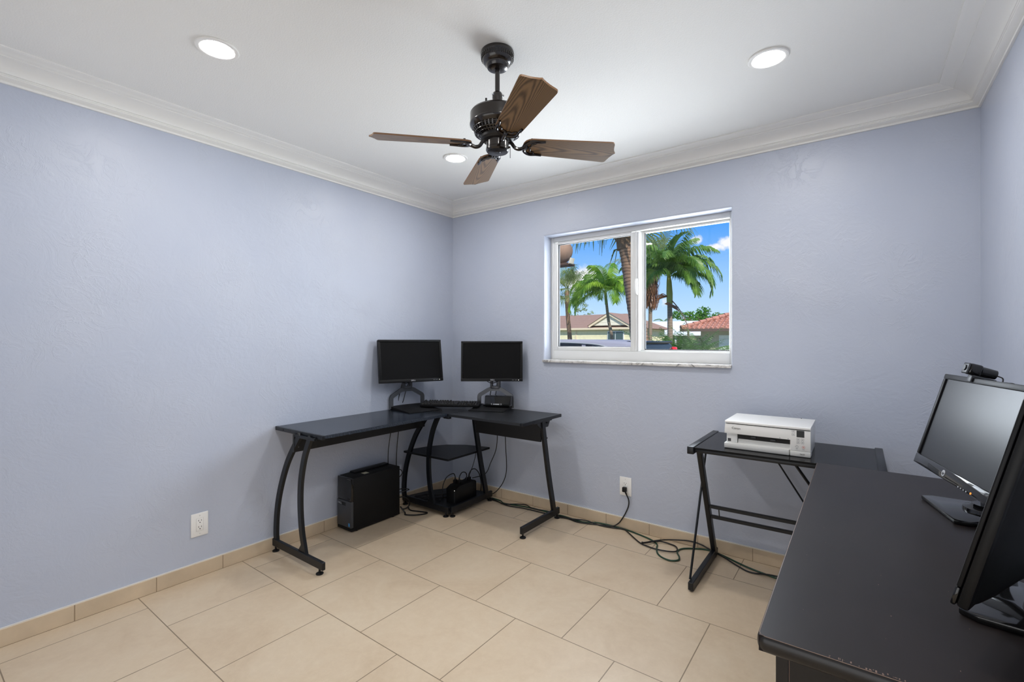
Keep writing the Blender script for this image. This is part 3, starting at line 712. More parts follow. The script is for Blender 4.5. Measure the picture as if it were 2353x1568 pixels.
# ================================================================== the two monitors on the corner desk
def dell(mid, yaw, tilt, W, Hh, base_c, base_yaw, base_w, base_d, label, headx=0.0):
    t = thing('desktop_monitor', label, 'monitor', (base_c[0], base_c[1], DZ), 'monitors on the corner desk')
    Mb = T((base_c[0], base_c[1], DZ)) @ RZ(base_yaw+90)          # local: viewer at -y
    # wedge shaped base plate with a shallow rim
    p = MB(Mb); w, dd = base_w/2, base_d/2
    p.prism([(-dd, 0.0008), (-dd, 0.006), (dd-0.03, 0.022), (dd, 0.022), (dd, 0.0008)], -w, w, 'x', 0.0015)
    p.build('base_plate', MT['matte_black'], t, smooth=30)
    ay = dd-0.040
    Ms = T((*mid, 0)) if False else T(mid) @ RZ(yaw+90) @ RX(-tilt)
    # grey arch straddling the base: two uprights leaning into a collar
    zc = 0.150
    a = MB(Mb)
    for sg in (-1, 1):
        a.tube([(sg*(w-0.002), ay, 0.004), (sg*(w-0.002), ay, 0.078), (sg*(w-0.004), ay, 0.088), (sg*(w-0.009), ay, 0.096), (sg*(w-0.018), ay, 0.102), (sg*0.058, ay, zc-0.012), (sg*0.046, ay, zc-0.007), (sg*0.0, ay, zc-0.005)], 0, 4, flat=(0.021, 0.0095, (0, 1, 0)))
    ao = a.build('arch_stand', MT['grey_plastic'], t, smooth=30)
    # neck: an open frame with a cable hole
    n = MB(Mb); top = mid[2]-DZ+0.13
    for sg in (-1, 1): n.box(sg*0.030-0.009, sg*0.030+0.009, ay-0.014, ay+0.016, zc, top, 0.004)
    n.box(-0.034, 0.034, ay-0.014, ay+0.016, zc-0.004, zc+0.020, 0.004); n.box(-0.034, 0.034, ay-0.014, ay+0.016, zc+0.064, top, 0.004)
    n.build('neck', MT['grey_plastic'], t, smooth=40)
    # display head
    f = MB(Ms); bz = 0.0165
    f.box(-W/2, W/2, 0.0, 0.030, 0, Hh, 0.004); f.box(-W/2+0.03, W/2-0.03, 0.028, 0.055, 0.03, Hh-0.03, 0.012)
    c = MB(Ms)
    fo = f.build('display_housing', MT['black_plastic'], t, smooth=40)
    for (x0, x1, q0, q1) in ((-W/2, W/2, Hh-bz, Hh), (-W/2, W/2, 0, bz+0.006), (-W/2+0.0004, -W/2+bz, bz+0.0062, Hh-bz-0.0002), (W/2-bz, W/2-0.0004, bz+0.0062, Hh-bz-0.0002)): c.box(x0, x1, -0.006, -0.0002, q0, q1, 0.002)
    c.build('bezel', MT['black_plastic'], fo, smooth=40)
    MB(Ms).box(-W/2+bz+0.0003, W/2-bz-0.0003, -0.0018, -0.0004, bz+0.0065, Hh-bz-0.0005).build('screen', MT['screen_matte'], fo, smooth=0)
    nk = (Ms.inverted() @ (Mb @ Vector((0, ay, top-0.02)))); hinge = MB(Ms); hinge.box(-0.05, 0.05, 0.05, 0.062, Hh*0.28, Hh*0.62, 0.004); hinge.bar((0, 0.056, Hh*0.42), (nk.x, max(nk.y, 0.066), Hh*0.42), 0.05, 0.06); hinge.build('hinge_bracket', MT['black_plastic'], fo)
    text('logo', 'DELL', 0.0155, MT['silver'], Ms @ T((0.006, -0.0063, 0.0105)) @ RX(90), fo, label='silver printed maker logo')
    for k, x in enumerate((-0.078, -0.069, -0.056, -0.047)):
        MB(Ms).box(W/2+x-0.0018, W/2+x+0.0018, -0.0068, -0.0055, 0.0085, 0.0120, 0.0006, 1).build('button', MT['silver'], fo)
    MB(Ms).box(W/2-0.034, W/2-0.0285, -0.0070, -0.0055, 0.0078, 0.0128, 0.0008, 1).build('power_button', MT['led_white'], fo, label='lit power button')
    # cables looping behind the neck
    cb = MB(Mb)
    zt = mid[2]-DZ+0.01
    cb.tube(smooth_path([(-0.085, ay-0.005, zt+0.03), (-0.07, ay-0.012, zt-0.012), (-0.025, ay-0.02, zt-0.030), (0.015, ay-0.02, zt-0.020), (0.075, ay-0.012, zt+0.008), (0.11, ay-0.005, zt+0.03)]), 0.0032)
    cb.build('loop_cable', MT['cord'], t)
    cb = MB(Mb); cb.tube(smooth_path([(0.010, ay-0.004, zt), (0.012, ay+0.004, zt-0.04), (-0.002, ay+0.022, 0.12), (-0.015, ay+0.030, 0.06), (-0.018, ay+0.05, 0.024)]), 0.0030)
    cb.build('power_cable', MT['cord'], t)
    cb = MB(Mb); cb.tube(smooth_path([(-0.026, ay+0.02, zt), (-0.036, ay+0.022, zt-0.05), (-0.052, ay+0.03, 0.10), (-0.060, ay+0.035, 0.05), (-0.060, ay+0.05, 0.024)]), 0.0034)
    cb.build('video_cable', MT['cord'], t)
dell((0.192, -0.634, 0.964), -22.5, 9.5, 0.490, 0.319, (0.160, -0.580), -12.0, 0.275, 0.320, 'black monitor on a grey arch stand, on the left arm of the corner desk')
dell((0.622, -0.226, 0.9622), -53.0, 3.7, 0.470, 0.306, (0.620, -0.228), -70.0, 0.272, 0.270, 'black monitor with a black box under its grey arch stand')

# docking station between the legs of the right monitor
def dock():
    M = T((0.640, -0.170, DZ+0.0225)) @ RZ(-70+90)
    t = thing('docking_station', 'small black docking station on the base under the monitor nearest the window', 'docking station', (0.650, -0.172, DZ+0.0225))
    b = MB(M); b.prism([(-0.048, 0.0), (-0.052, 0.012), (-0.020, 0.016), (-0.010, 0.070), (0.0, 0.074), (0.052, 0.074), (0.055, 0.0)], -0.105, 0.105, 'x', 0.002); b.build('body', MT['gloss_black'], t, smooth=30)
    c = MB(M); c.box(-0.028, 0.024, -0.046, -0.040, 0.0125, 0.019, 0.001); c.build('connector', MT['silver'], t, label='silver docking connector')
    g = MB(M)
    for x in (-0.040, 0.036): g.cyl((x, -0.043, 0.010), (x, -0.043, 0.022), 0.0035, n=10)
    g.split('guide_pin', MT['silver'], t)
dock()

# keyboard lying across both monitor bases
def keyboard():
    M = T((0.335, -0.372, DZ+0.0235)) @ RZ(33.0) @ RX(3.0)
    t = thing('keyboard', 'black keyboard lying across the corner between the two monitors', 'keyboard', (0.335, -0.372, DZ+0.0235))
    b = MB(M); b.prism([(-0.075, 0.0), (-0.077, 0.010), (-0.070, 0.014), (0.066, 0.020), (0.075, 0.018), (0.077, 0.0)], -0.224, 0.224, 'x', 0.0015); b.build('case', MT['black_plastic'], t, smooth=30)
    r = random.Random(2)
    rows = [(-0.060, [1.3, 1.3, 1.3, 5.6, 1.3, 1.3, 1.3, 1.6]), (-0.040, [2.2]+[1]*10+[2.8]), (-0.020, [1.8]+[1]*11+[2.2]), (0.0, [1.5]+[1]*12+[1.5]), (0.020, [1]*13+[2]), (0.046, [1]*1+[-.8]+[1]*4+[-.4]+[1]*4+[-.4]+[1]*4)]
    u = 0.0186
    n = 0
    for y, ks in rows:
        x = -0.215; z = 0.016+(y+0.07)*0.045
        blocks = [(x, ks)]
        if y < 0.03: blocks += [(0.136, [1, 1, 1, 1] if y > -0.05 else [2, 1, 1])]
        blocks += [(0.0735, [1, 1, 1])] if y in (0.0, 0.020, 0.046) else ([(0.0735+u, [1])] if y == -0.040 else ([(0.0735, [1, 1, 1])] if y == -0.060 else []))
        for bx, kk in blocks:
            for w in kk:
                if w > 0 and n < 100:
                    k = MB(M); a0, a1 = bx+0.0008, bx+w*u-0.0008; hb, ht = z, z+0.0085
                    lo = [(a0, y-0.0085, hb), (a1, y-0.0085, hb), (a1, y+0.0085, hb), (a0, y+0.0085, hb)]; i = 0.0025
                    hi = [(a0+i, y-0.006, ht), (a1-i, y-0.006, ht), (a1-i, y+0.0075, ht+0.001), (a0+i, y+0.0075, ht+0.001)]
                    lo = [k.bm.verts.new(p) for p in lo]; hi = [k.bm.verts.new(p) for p in hi]
                    k.bm.faces.new(lo[::-1]); k.bm.faces.new(hi)
                    for q in range(4): k.bm.faces.new((lo[q], lo[(q+1) % 4], hi[(q+1) % 4], hi[q]))
                    k.build('key', MT['key'], t, smooth=0); n += 1
                bx += abs(w)*u
keyboard()

# ================================================================== computer tower under the desk
def tower():
    x0, x1, y0, y1, h = 0.020, 0.178, -1.148, -0.742, 0.358
    t = thing('computer_tower', 'black computer tower with grey lower front on the floor under the corner desk', 'computer', ((x0+x1)/2, (y0+y1)/2, 0))
    b = MB(); b.box(x0, x1, y0+0.016, y1, 0.008, h, 0.004); bo = b.build('case', MT['matte_black'], t)
    MB().box(x0+0.001, x1-0.001, y0, y0+0.018, 0.205, h-0.001, 0.004).build('upper_front', MT['gloss_black'], t)
    lo = MB().box(x0+0.001, x1-0.001, y0-0.003, y0+0.018, 0.030, 0.204, 0.004).build('lower_front', MT['dark_grey'], t, label='dark grey lower front panel')
    MB().box(x0+0.001, x1-0.001, y0, y0+0.018, 0.008, 0.029, 0.003).build('foot_strip', MT['matte_black'], t)
    d = MB(); d.box(x0+0.012, x0+0.098, y0-0.0036, y0-0.0026, 0.170, 0.192, 0.0004, 1); d.build('drive_slot', MT['black_plastic'], lo)
    text('logo', 'DELL', 0.020, MT['silver'], T((x0+0.034, y0-0.0042, 0.181)) @ RX(90), lo, label='silver printed maker logo')
    MB().box(x1-0.030, x1-0.014, y0-0.0036, y0-0.0026, 0.040, 0.062).build('badge', MT['sticker_blue'], lo, smooth=0, label='small blue sticker')
    q = MB()
    for k in range(2): q.box(x1-0.042+0.014*k, x1-0.036+0.014*k, y0-0.0012, y0+0.001, 0.214, 0.224)
    q.split('port', MT['slot'], t, smooth=0)
    MB().box(x1-0.05, x1-0.012, y0-0.0008, y0+0.001, h-0.010, h-0.007).build('drive_trim', MT['dark_grey'], t, smooth=0)
    g = MB(); g.box(x0+0.008, x0+0.060, y0+0.09, y1-0.02, h-0.001, h+0.012, 0.004); g.build('carry_handle', MT['black_plastic'], t)
    MB().box(x0+0.085, x0+0.125, y0+0.125, y0+0.165, h-0.0005, h+0.0006).build('label_sticker', MT['sticker'], t, smooth=0, label='pale paper label')
    f = MB()
    for x in (x0+0.02, x1-0.02):
        for y in (y0+0.05, y1-0.05): f.cyl((x, y, 0.0005), (x, y, 0.010), 0.010, n=14)
    f.split('foot', MT['matte_black'], t)
    p = MB()
    p.box(x0+0.03, x0+0.09, y1, y1+0.035, 0.10, 0.12, 0.003); p.box(x0+0.04, x0+0.08, y1, y1+0.02, 0.19, 0.215, 0.003)
    p.split('rear_plug', MT['cord_blue'], t, label='blue cable plug at the rear')
tower()

# ================================================================== battery backup on the bottom shelf
def backup():
    x0, x1, y0, y1, z0, z1 = 0.372, 0.468, -0.462, -0.225, 0.0605, 0.185
    t = thing('battery_backup', 'black battery backup box with plugs in its top on the bottom corner shelf', 'battery backup', ((x0+x1)/2, (y0+y1)/2, z0))
    b = MB(); b.prism([(y0, z0), (y0, z1-0.022), (y0+0.018, z1-0.012), (y0+0.045, z1), (y1-0.01, z1), (y1, z1-0.012), (y1, z0)], x0, x1, 'x', 0.004); b.build('case', MT['black_plastic'], t, smooth=35)
    MB().box(x1-0.012, x1-0.009, y0-0.0012, y0+0.001, z0+0.01, z1-0.032).build('front_strip', MT['dark_grey'], t, smooth=0)
    MB().cyl((x1-0.0105, y0-0.002, z1-0.027), (x1-0.0105, y0, z1-0.027), 0.003, n=10).build('status_light', MT['led_white'], t, label='lit white status light')
    MB().box(x0+0.012, x1-0.012, y0+0.05, y1-0.02, z1-0.0005, z1+0.002, 0.001).build('outlet_bank', MT['matte_black'], t)
    i = 0
    for (x, y, pts) in ((0.392, -0.385, [(0.392, -0.385, z1+0.05), (0.385, -0.40, z1+0.075), (0.365, -0.45, z1+0.055), (0.350, -0.475, z1-0.01), (0.345, -0.47, 0.09), (0.30, -0.42, 0.066)]),
                        (0.425, -0.375, [(0.425, -0.375, z1+0.05), (0.428, -0.35, z1+0.078), (0.432, -0.315, z1+0.072), (0.425, -0.29, z1+0.04), (0.40, -0.28, z1+0.01), (0.352, -0.27, z1-0.03), (0.345, -0.28, 0.066)]),
                        (0.430, -0.270, [(0.430, -0.270, z1+0.05), (0.434, -0.245, z1+0.078), (0.438, -0.205, z1+0.075), (0.444, -0.165, z1+0.03), (0.444, -0.14, z1-0.05), (0.43, -0.13, 0.066)])):
        c = thing('power_plug', ['left of the two black plugs at the near end of the battery backup', 'right of the two black plugs at the near end of the battery backup',
                                 'single black plug with looped cord at the far end of the battery backup'][i], 'plug', (x, y, z1+0.002), 'plugs in the battery backup'); i += 1
        p = MB(); p.box(x-0.011, x+0.011, y-0.014, y+0.014, z1+0.0022, z1+0.028, 0.004); p.cyl((x, y, z1+0.026), (x, y, z1+0.05), 0.007, 0.004, 12); p.build('plug_body', MT['black_plastic'], c)
        MB().tube(smooth_path(pts), 0.0038).build('cord', MT['cord'], c)
backup()

# ================================================================== cords
def cord(name, pts, r, m, label, cat='cable', group=None, k=8):
    return tag(MB().tube(smooth_path(pts, k), r).build(name, m, None), label, cat, group)
G = 'cables hanging behind the corner desk'
cord('hanging_cable', [(0.05, -0.64, 0.745), (0.035, -0.675, 0.70), (0.030, -0.70, 0.60), (0.024, -0.72, 0.46), (0.03, -0.728, 0.34), (0.06, -0.735, 0.24)], 0.0032, MT['cord'], 'dark cable hanging down behind the computer tower, closest to the left wall', 'cable', G)
cord('hanging_cable', [(0.030, -0.60, 0.740), (0.028, -0.625, 0.60), (0.026, -0.645, 0.42), (0.030, -0.655, 0.25), (0.045, -0.70, 0.20), (0.085, -0.73, 0.205)], 0.0034, MT['cord'], 'dark cable hanging beside the back arched leg, behind the computer tower', 'cable', G)
cord('hanging_cable', [(0.56, -0.095, 0.745), (0.560, -0.085, 0.66), (0.556, -0.075, 0.50), (0.545, -0.080, 0.40), (0.50, -0.085, 0.30), (0.47, -0.12, 0.21), (0.42, -0.22, 0.19)], 0.0034, MT['cord'], 'dark cable hanging past the right end of the corner shelf down to the battery backup', 'cable', G)
cord('hanging_cable', [(0.63, -0.095, 0.745), (0.634, -0.080, 0.60), (0.634, -0.065, 0.42), (0.632, -0.055, 0.25), (0.60, -0.055, 0.15), (0.54, -0.062, 0.07), (0.48, -0.07, 0.03), (0.40, -0.075, 0.006)], 0.0034, MT['cord'], 'dark cable hanging straight down the window wall behind the right modesty panel', 'cable', G)
cord('hanging_cable', [(0.40, -0.15, 0.404), (0.398, -0.16, 0.34), (0.392, -0.19, 0.26), (0.395, -0.24, 0.192)], 0.0028, MT['cord'], 'thin dark cable running from under the corner shelf to the battery backup', 'cable', G)
cord('tower_cable', [(0.06, -0.715, 0.29), (0.075, -0.66, 0.300), (0.085, -0.64, 0.27), (0.07, -0.665, 0.235), (0.06, -0.71, 0.225)], 0.0035, MT['cord'], 'short black cable looping out of the back of the computer tower, upper loop')
cord('tower_cable', [(0.09, -0.735, 0.155), (0.105, -0.66, 0.158), (0.125, -0.61, 0.145), (0.11, -0.625, 0.135), (0.07, -0.72, 0.13)], 0.0035, MT['cord'], 'black cable with a sharp loop at mid height behind the computer tower')
cord('tower_cable', [(0.10, -0.715, 0.10), (0.12, -0.66, 0.10), (0.14, -0.625, 0.07), (0.135, -0.615, 0.03), (0.12, -0.64, 0.006), (0.10, -0.66, 0.005)], 0.004, MT['cord'], 'black cable dropping to the floor behind the computer tower')
cord('floor_cable', [(0.150, -0.715, 0.05), (0.185, -0.700, 0.008), (0.215, -0.722, 0.006), (0.275, -0.69, 0.006), (0.318, -0.628, 0.006), (0.312, -0.600, 0.006), (0.26, -0.615, 0.006), (0.18, -0.64, 0.006), (0.13, -0.62, 0.012)], 0.0048, MT['cord'], 'black power cord looping on the floor between the computer tower and the corner shelf')
for i, (pts, lb) in enumerate(([[(0.10, -0.53, 0.068), (0.16, -0.46, 0.074), (0.23, -0.42, 0.072), (0.30, -0.33, 0.075), (0.34, -0.20, 0.066)], 'black cable lying across the bottom corner shelf, rearmost of the tangle'],
                  [[(0.11, -0.55, 0.066), (0.20, -0.50, 0.072), (0.26, -0.47, 0.068), (0.31, -0.40, 0.066), (0.33, -0.34, 0.066)], 'black cable lying across the bottom corner shelf in the middle of the tangle'],
                  [[(0.13, -0.555, 0.066), (0.22, -0.53, 0.066), (0.30, -0.51, 0.07), (0.33, -0.48, 0.066), (0.28, -0.46, 0.066), (0.20, -0.49, 0.082)], 'black cable curled at the front of the bottom corner shelf'])):
    cord('shelf_cable', pts, 0.0042, MT['cord'], lb, 'cable', 'cables on the bottom corner shelf')
z = 0.0055
cord('extension_cord', [(0.10, -0.085, z), (0.30, -0.055, z), (0.44, -0.065, z), (0.583, -0.075, z), (0.64, -0.105, z), (0.713, -0.095, z), (0.80, -0.075, z), (0.896, -0.062, z), (1.04, -0.065, z), (1.10, -0.072, z), (1.15, -0.064, z), (1.317, -0.075, z), (1.408, -0.030, z), (1.51, -0.022, z), (1.60, -0.024, z), (1.70, -0.045, z), (1.813, -0.085, z), (1.862, -0.130, z),
     (1.877, -0.180, z), (1.905, -0.245, z), (1.945, -0.282, z), (1.996, -0.292, z), (2.030, -0.262, z), (2.025, -0.220, z), (1.995, -0.160, z), (2.000, -0.105, z), (2.04, -0.065, z), (2.119, -0.025, z), (2.18, -0.030, z), (2.235, -0.050, z), (2.375, -0.119, z), (2.521, -0.161, z), (2.75, -0.22, z)],
     0.0048, MT['cord_green'], 'dark green extension cord snaking along the floor below the window wall')
cord('extension_cord', [(0.12, -0.100, 0.006), (0.32, -0.075, 0.006), (0.46, -0.085, 0.014), (0.583, -0.105, 0.008), (0.66, -0.125, 0.008), (0.75, -0.070, 0.010), (0.82, -0.050, 0.012), (0.90, -0.085, 0.014), (1.0, -0.055, 0.008), (1.09, -0.050, 0.006), (1.141, -0.090, 0.008), (1.25, -0.088, 0.014), (1.342, -0.060, 0.014), (1.43, -0.062, 0.006), (1.52, -0.052, 0.006), (1.60, -0.030, 0.006), (1.66, -0.075, 0.006),
     (1.72, -0.130, 0.006), (1.782, -0.178, 0.007), (1.87, -0.198, 0.007), (1.955, -0.196, 0.012), (1.990, -0.160, 0.010), (1.975, -0.110, 0.012), (1.930, -0.075, 0.006), (1.860, -0.095, 0.014), (1.792, -0.166, 0.010), (1.785, -0.178, 0.018), (1.800, -0.172, 0.018), (1.850, -0.080, 0.012), (1.92, -0.030, 0.016), (2.02, -0.018, 0.03), (2.09, -0.020, 0.028), (2.15, -0.025, 0.012), (2.23, -0.07, 0.010), (2.33, -0.14, 0.006), (2.40, -0.172, 0.006), (2.52, -0.150, 0.012), (2.76, -0.17, 0.006)],
     0.0042, MT['cord'], 'black cord with a pinched loop on the floor between the two desks')
def plugged():
    t = thing('plugged_cable', 'black cord plugged into the outlet below the window, dropping to the floor', 'cable', (1.602, -0.006, 0.271))
    p = MB(); p.box(1.588, 1.616, -0.034, -0.0088, 0.255, 0.287, 0.005); p.cyl((1.608, -0.022, 0.258), (1.618, -0.022, 0.236), 0.006, 0.0042, 12); p.build('plug', MT['black_plastic'], t)
    MB().tube(smooth_path([(1.617, -0.022, 0.238), (1.632, -0.022, 0.205), (1.630, -0.022, 0.165), (1.610, -0.022, 0.115), (1.585, -0.022, 0.070), (1.560, -0.026, 0.035), (1.52, -0.036, 0.010), (1.45, -0.050, 0.0055), (1.36, -0.085, 0.0055), (1.28, -0.100, 0.0055), (1.20, -0.085, 0.0055), (1.14, -0.104, 0.0055), (1.06, -0.095, 0.0055), (0.95, -0.10, 0.0055), (0.83, -0.105, 0.0055), (0.70, -0.13, 0.0055), (0.55, -0.10, 0.0055), (0.40, -0.11, 0.0055)]), 0.0042).build('cord', MT['cord'], t)
plugged()
# ================================================================== narrow glass-topped desk under the window wall
GZ = 0.733
def glass_desk():
    d = thing('writing_desk', 'narrow black metal desk with glass top and Z-shaped legs holding the white printer', 'desk', (2.56, -0.30, 0))
    K = MT['black_metal']
    MB().box(2.198, 2.936, -0.552, -0.050, GZ-0.008, GZ, 0.0015).build('glass_top', MT['glass_top'], d, smooth=0)
    for x0, x1 in ((2.168, 2.200), (2.934, 2.966)):
        MB().box(x0, x1, -0.566, -0.036, GZ-0.034, GZ+0.004, 0.003).build('end_cap', K, d)
    r = MB(); r.box(2.198, 2.936, -0.548, -0.528, GZ-0.026, GZ-0.0085, 0.002); r.box(2.198, 2.936, -0.075, -0.055, GZ-0.026, GZ-0.0085, 0.002); r.split('top_rail', K, d)
    for x, s in ((2.185, 1), (2.949, -1)):
        f = MB(); f.bar((x, -0.565, 0.028), (x, -0.045, 0.028), 0.026, 0.040, bev=0.003); fo = f.build('foot_bar', K, d)
        for y in (-0.54, -0.08): 
            g = MB(); g.cyl((x, y, 0.0005), (x, y, 0.010), 0.010, n=14); g.build('glide', MT['grey_plastic'], fo)
        l = MB(); l.bar((x+0.001*s, -0.405, GZ-0.036), (x+0.001*s, -0.085, 0.036), 0.026, 0.036, up=(0, 1, 0), bev=0.003); l.build('slanted_leg', K, d)
        q = MB(); q.tube([(x-0.0135*s, -0.185, GZ-0.034), (x-0.0135*s, -0.525, 0.045)], 0.0060, 10); q.build('brace_rod', K, d)
    c = MB()
    c.bar((2.20, -0.243, 0.348), (2.936, -0.243, 0.350), 0.018, 0.018, bev=0.002); c.bar((2.20, -0.214, 0.283), (2.936, -0.214, 0.285), 0.018, 0.018, bev=0.002)
    c.split('cross_rail', K, d)
    w = MB()
    for x in (2.245, 2.89): w.cyl((x, -0.236, 0.341), (x, -0.220, 0.290), 0.003, n=8)
    w.split('rail_tie', K, d)
    for p, q_, rr in (((2.446, -0.068, 0.712), (2.75, -0.068, 0.22), 0.0045), ((2.58, -0.30, 0.712), (2.80, -0.23, 0.36), 0.007)):
        MB().tube([p, q_], rr, 10).build('diagonal_rod', K, d)
glass_desk()

# ------------------------------------------------------------------ printer
def printer():
    x0, x1, yf, yb, z0 = 2.327, 2.692, -0.462, -0.170, GZ+0.001
    zt = 0.872
    t = thing('printer', 'white inkjet printer with a small dark display on the glass-topped desk', 'printer', ((x0+x1)/2, (yf+yb)/2, z0))
    Wp = MT['white_plastic']
    zf = 0.808                                             # bottom of the flared front panel
    b = MB(); b.box(x0+0.004, x1-0.002, yf+0.050, yb, z0+0.001, zt-0.014, 0.004); b.box(x0+0.004, x0+0.054, yf+0.012, yf+0.060, z0+0.026, zf+0.01, 0.002); b.box(x1-0.082, x1-0.001, yf+0.002, yf+0.060, z0+0.001, zt-0.014, 0.003)
    bo = b.build('body', Wp, t)
    l = MB(); l.prism([(yf-0.006, zt-0.011), (yf-0.006, zt-0.003), (yf-0.002, zt), (yb-0.01, zt), (yb, zt-0.004), (yb, zt-0.011)], x0-0.001, x1+0.001, 'x', 0.002); l.build('scanner_lid', Wp, t, smooth=30)
    MB().box(x0+0.004, x1-0.003, yf+0.001, yb-0.004, zt-0.015, zt-0.0105).build('lid_gap', MT['slot'], t, smooth=0)
    q = MB(); q.box(x1-0.062, x1-0.058, yb-0.020, yb+0.001, zt-0.006, zt+0.0006); q.build('lid_notch', MT['slot'], t, smooth=0)
    # flared front panel; its control strip reaches down to the tray
    f = MB(); f.prism([(x0-0.003, zf), (x1-0.079, zf), (x1-0.079, z0+0.027), (x1+0.0005, z0+0.027), (x1+0.0005, zt-0.0155), (x0, zt-0.0155)], yf-0.004, yf+0.006, 'y', 0.0012); fo = f.build('front_panel', Wp, t, smooth=30)
    F = yf-0.0041
    text('logo', 'Canon', 0.0150, MT['dark_print'], T((2.378, F-0.0005, 0.8365)) @ RX(90) @ RZ(-1), fo, label='dark printed maker logo')
    MB().box(2.637, 2.668, F-0.0009, F+0.001, 0.8245, 0.8555, 0.0005, 1).build('display', MT['screen_gloss'], fo, label='small dark display')
    def key(x, z, w=0.0115, h=0.0100):
        k = MB()
        for (a, b_, c, d) in ((x-w/2, x+w/2, z+h/2-0.0007, z+h/2), (x-w/2, x+w/2, z-h/2, z-h/2+0.0007), (x-w/2, x-w/2+0.0007, z-h/2, z+h/2), (x+w/2-0.0007, x+w/2, z-h/2, z+h/2)): k.box(a, b_, F-0.0004, F+0.0005, c, d)
        k.box(x-0.0018, x+0.0018, F-0.0004, F+0.0005, z-0.0014, z+0.0014)
        k.build('control_key', MT['grey_plastic'], fo, smooth=0)
    for x, z in ((2.624, 0.850), (2.624, 0.8345), (2.6435, 0.8135), (2.6605, 0.8135), (2.6435, 0.8000), (2.6605, 0.8000)): key(x, z)
    def ring(x, z, r, n, m, nm):
        k = MB(); pts = [(x+r*math.cos(2*PI*j/n+PI/2), F-0.0003, z+r*math.sin(2*PI*j/n+PI/2)) for j in range(n+1)]; k.tube(pts, 0.0005, 6)
        if n == 4: k.bar((x, F-0.0002, z-0.0022), (x, F-0.0002, z+0.0022), 0.0006, 0.0006)
        else: k.prism([(x-0.0028, z-0.002), (x+0.0028, z-0.002), (x, z+0.003)], F-0.0004, F+0.0003, 'y')
        k.build(nm, m, fo)
    ring(2.6385, 0.7800, 0.0068, 4, MT['grey_plastic'], 'start_button'); ring(2.6645, 0.7800, 0.0058, 20, MT['red_print'], 'stop_button')
    text('button_text', 'Start', 0.0045, MT['grey_plastic'], T((2.6385, F-0.0003, 0.7700)) @ RX(90), fo); text('button_text', 'Stop', 0.0045, MT['grey_plastic'], T((2.6645, F-0.0003, 0.7695)) @ RX(90), fo)
    s = MB()
    for x in (2.569, 2.603): s.box(x-0.001, x+0.001, F-0.0003, F+0.0005, 0.8125, 0.8145); s.box(x-0.0025, x+0.0025, F-0.0003, F+0.0005, 0.8105, 0.8112)
    s.build('paper_marks', MT['grey_plastic'], fo, smooth=0)
    MB().box(x0+0.056, x1-0.081, yf+0.020, yf+0.052, z0+0.026, zf+0.004).build('output_slot', MT['slot'], t, smooth=0)
    tr = MB(); tr.prism([(yf+0.004, z0+0.026), (yf+0.006, z0+0.030), (yf+0.026, z0+0.056), (yf+0.032, z0+0.056), (yf+0.032, z0+0.026)], x0+0.0575, x1-0.0815, 'x'); tr.build('output_tray', MT['printer_grey'], t, smooth=30)
    g = MB(); g.box(x0+0.115, x0+0.138, yf+0.012, yf+0.022, z0+0.058, z0+0.066, 0.001); g.box(x1-0.165, x1-0.142, yf+0.012, yf+0.022, z0+0.056, z0+0.063, 0.001); g.split('paper_guide', MT['dark_grey'], t)
    MB().box(x0+0.0095, x0+0.0245, yf+0.0115, yf+0.0125, z0+0.032, z0+0.047).build('energy_label', MT['dark_print'], bo, smooth=0)
    c = MB(); c.box(x0-0.004, x1-0.084, yf-0.008, yf+0.06, z0+0.0005, z0+0.027, 0.004); c.build('paper_cassette', MT['printer_grey'], t, label='pale grey paper cassette')
    c = MB(); c.box(x1-0.082, x1+0.001, yf-0.006, yf+0.06, z0+0.0005, z0+0.0255, 0.003); co = c.build('front_foot', MT['printer_grey'], t)
    text('button_text', 'TS6320', 0.0065, MT['dark_print'], T((2.660, yf-0.0066, z0+0.013)) @ RX(90), co)
printer()

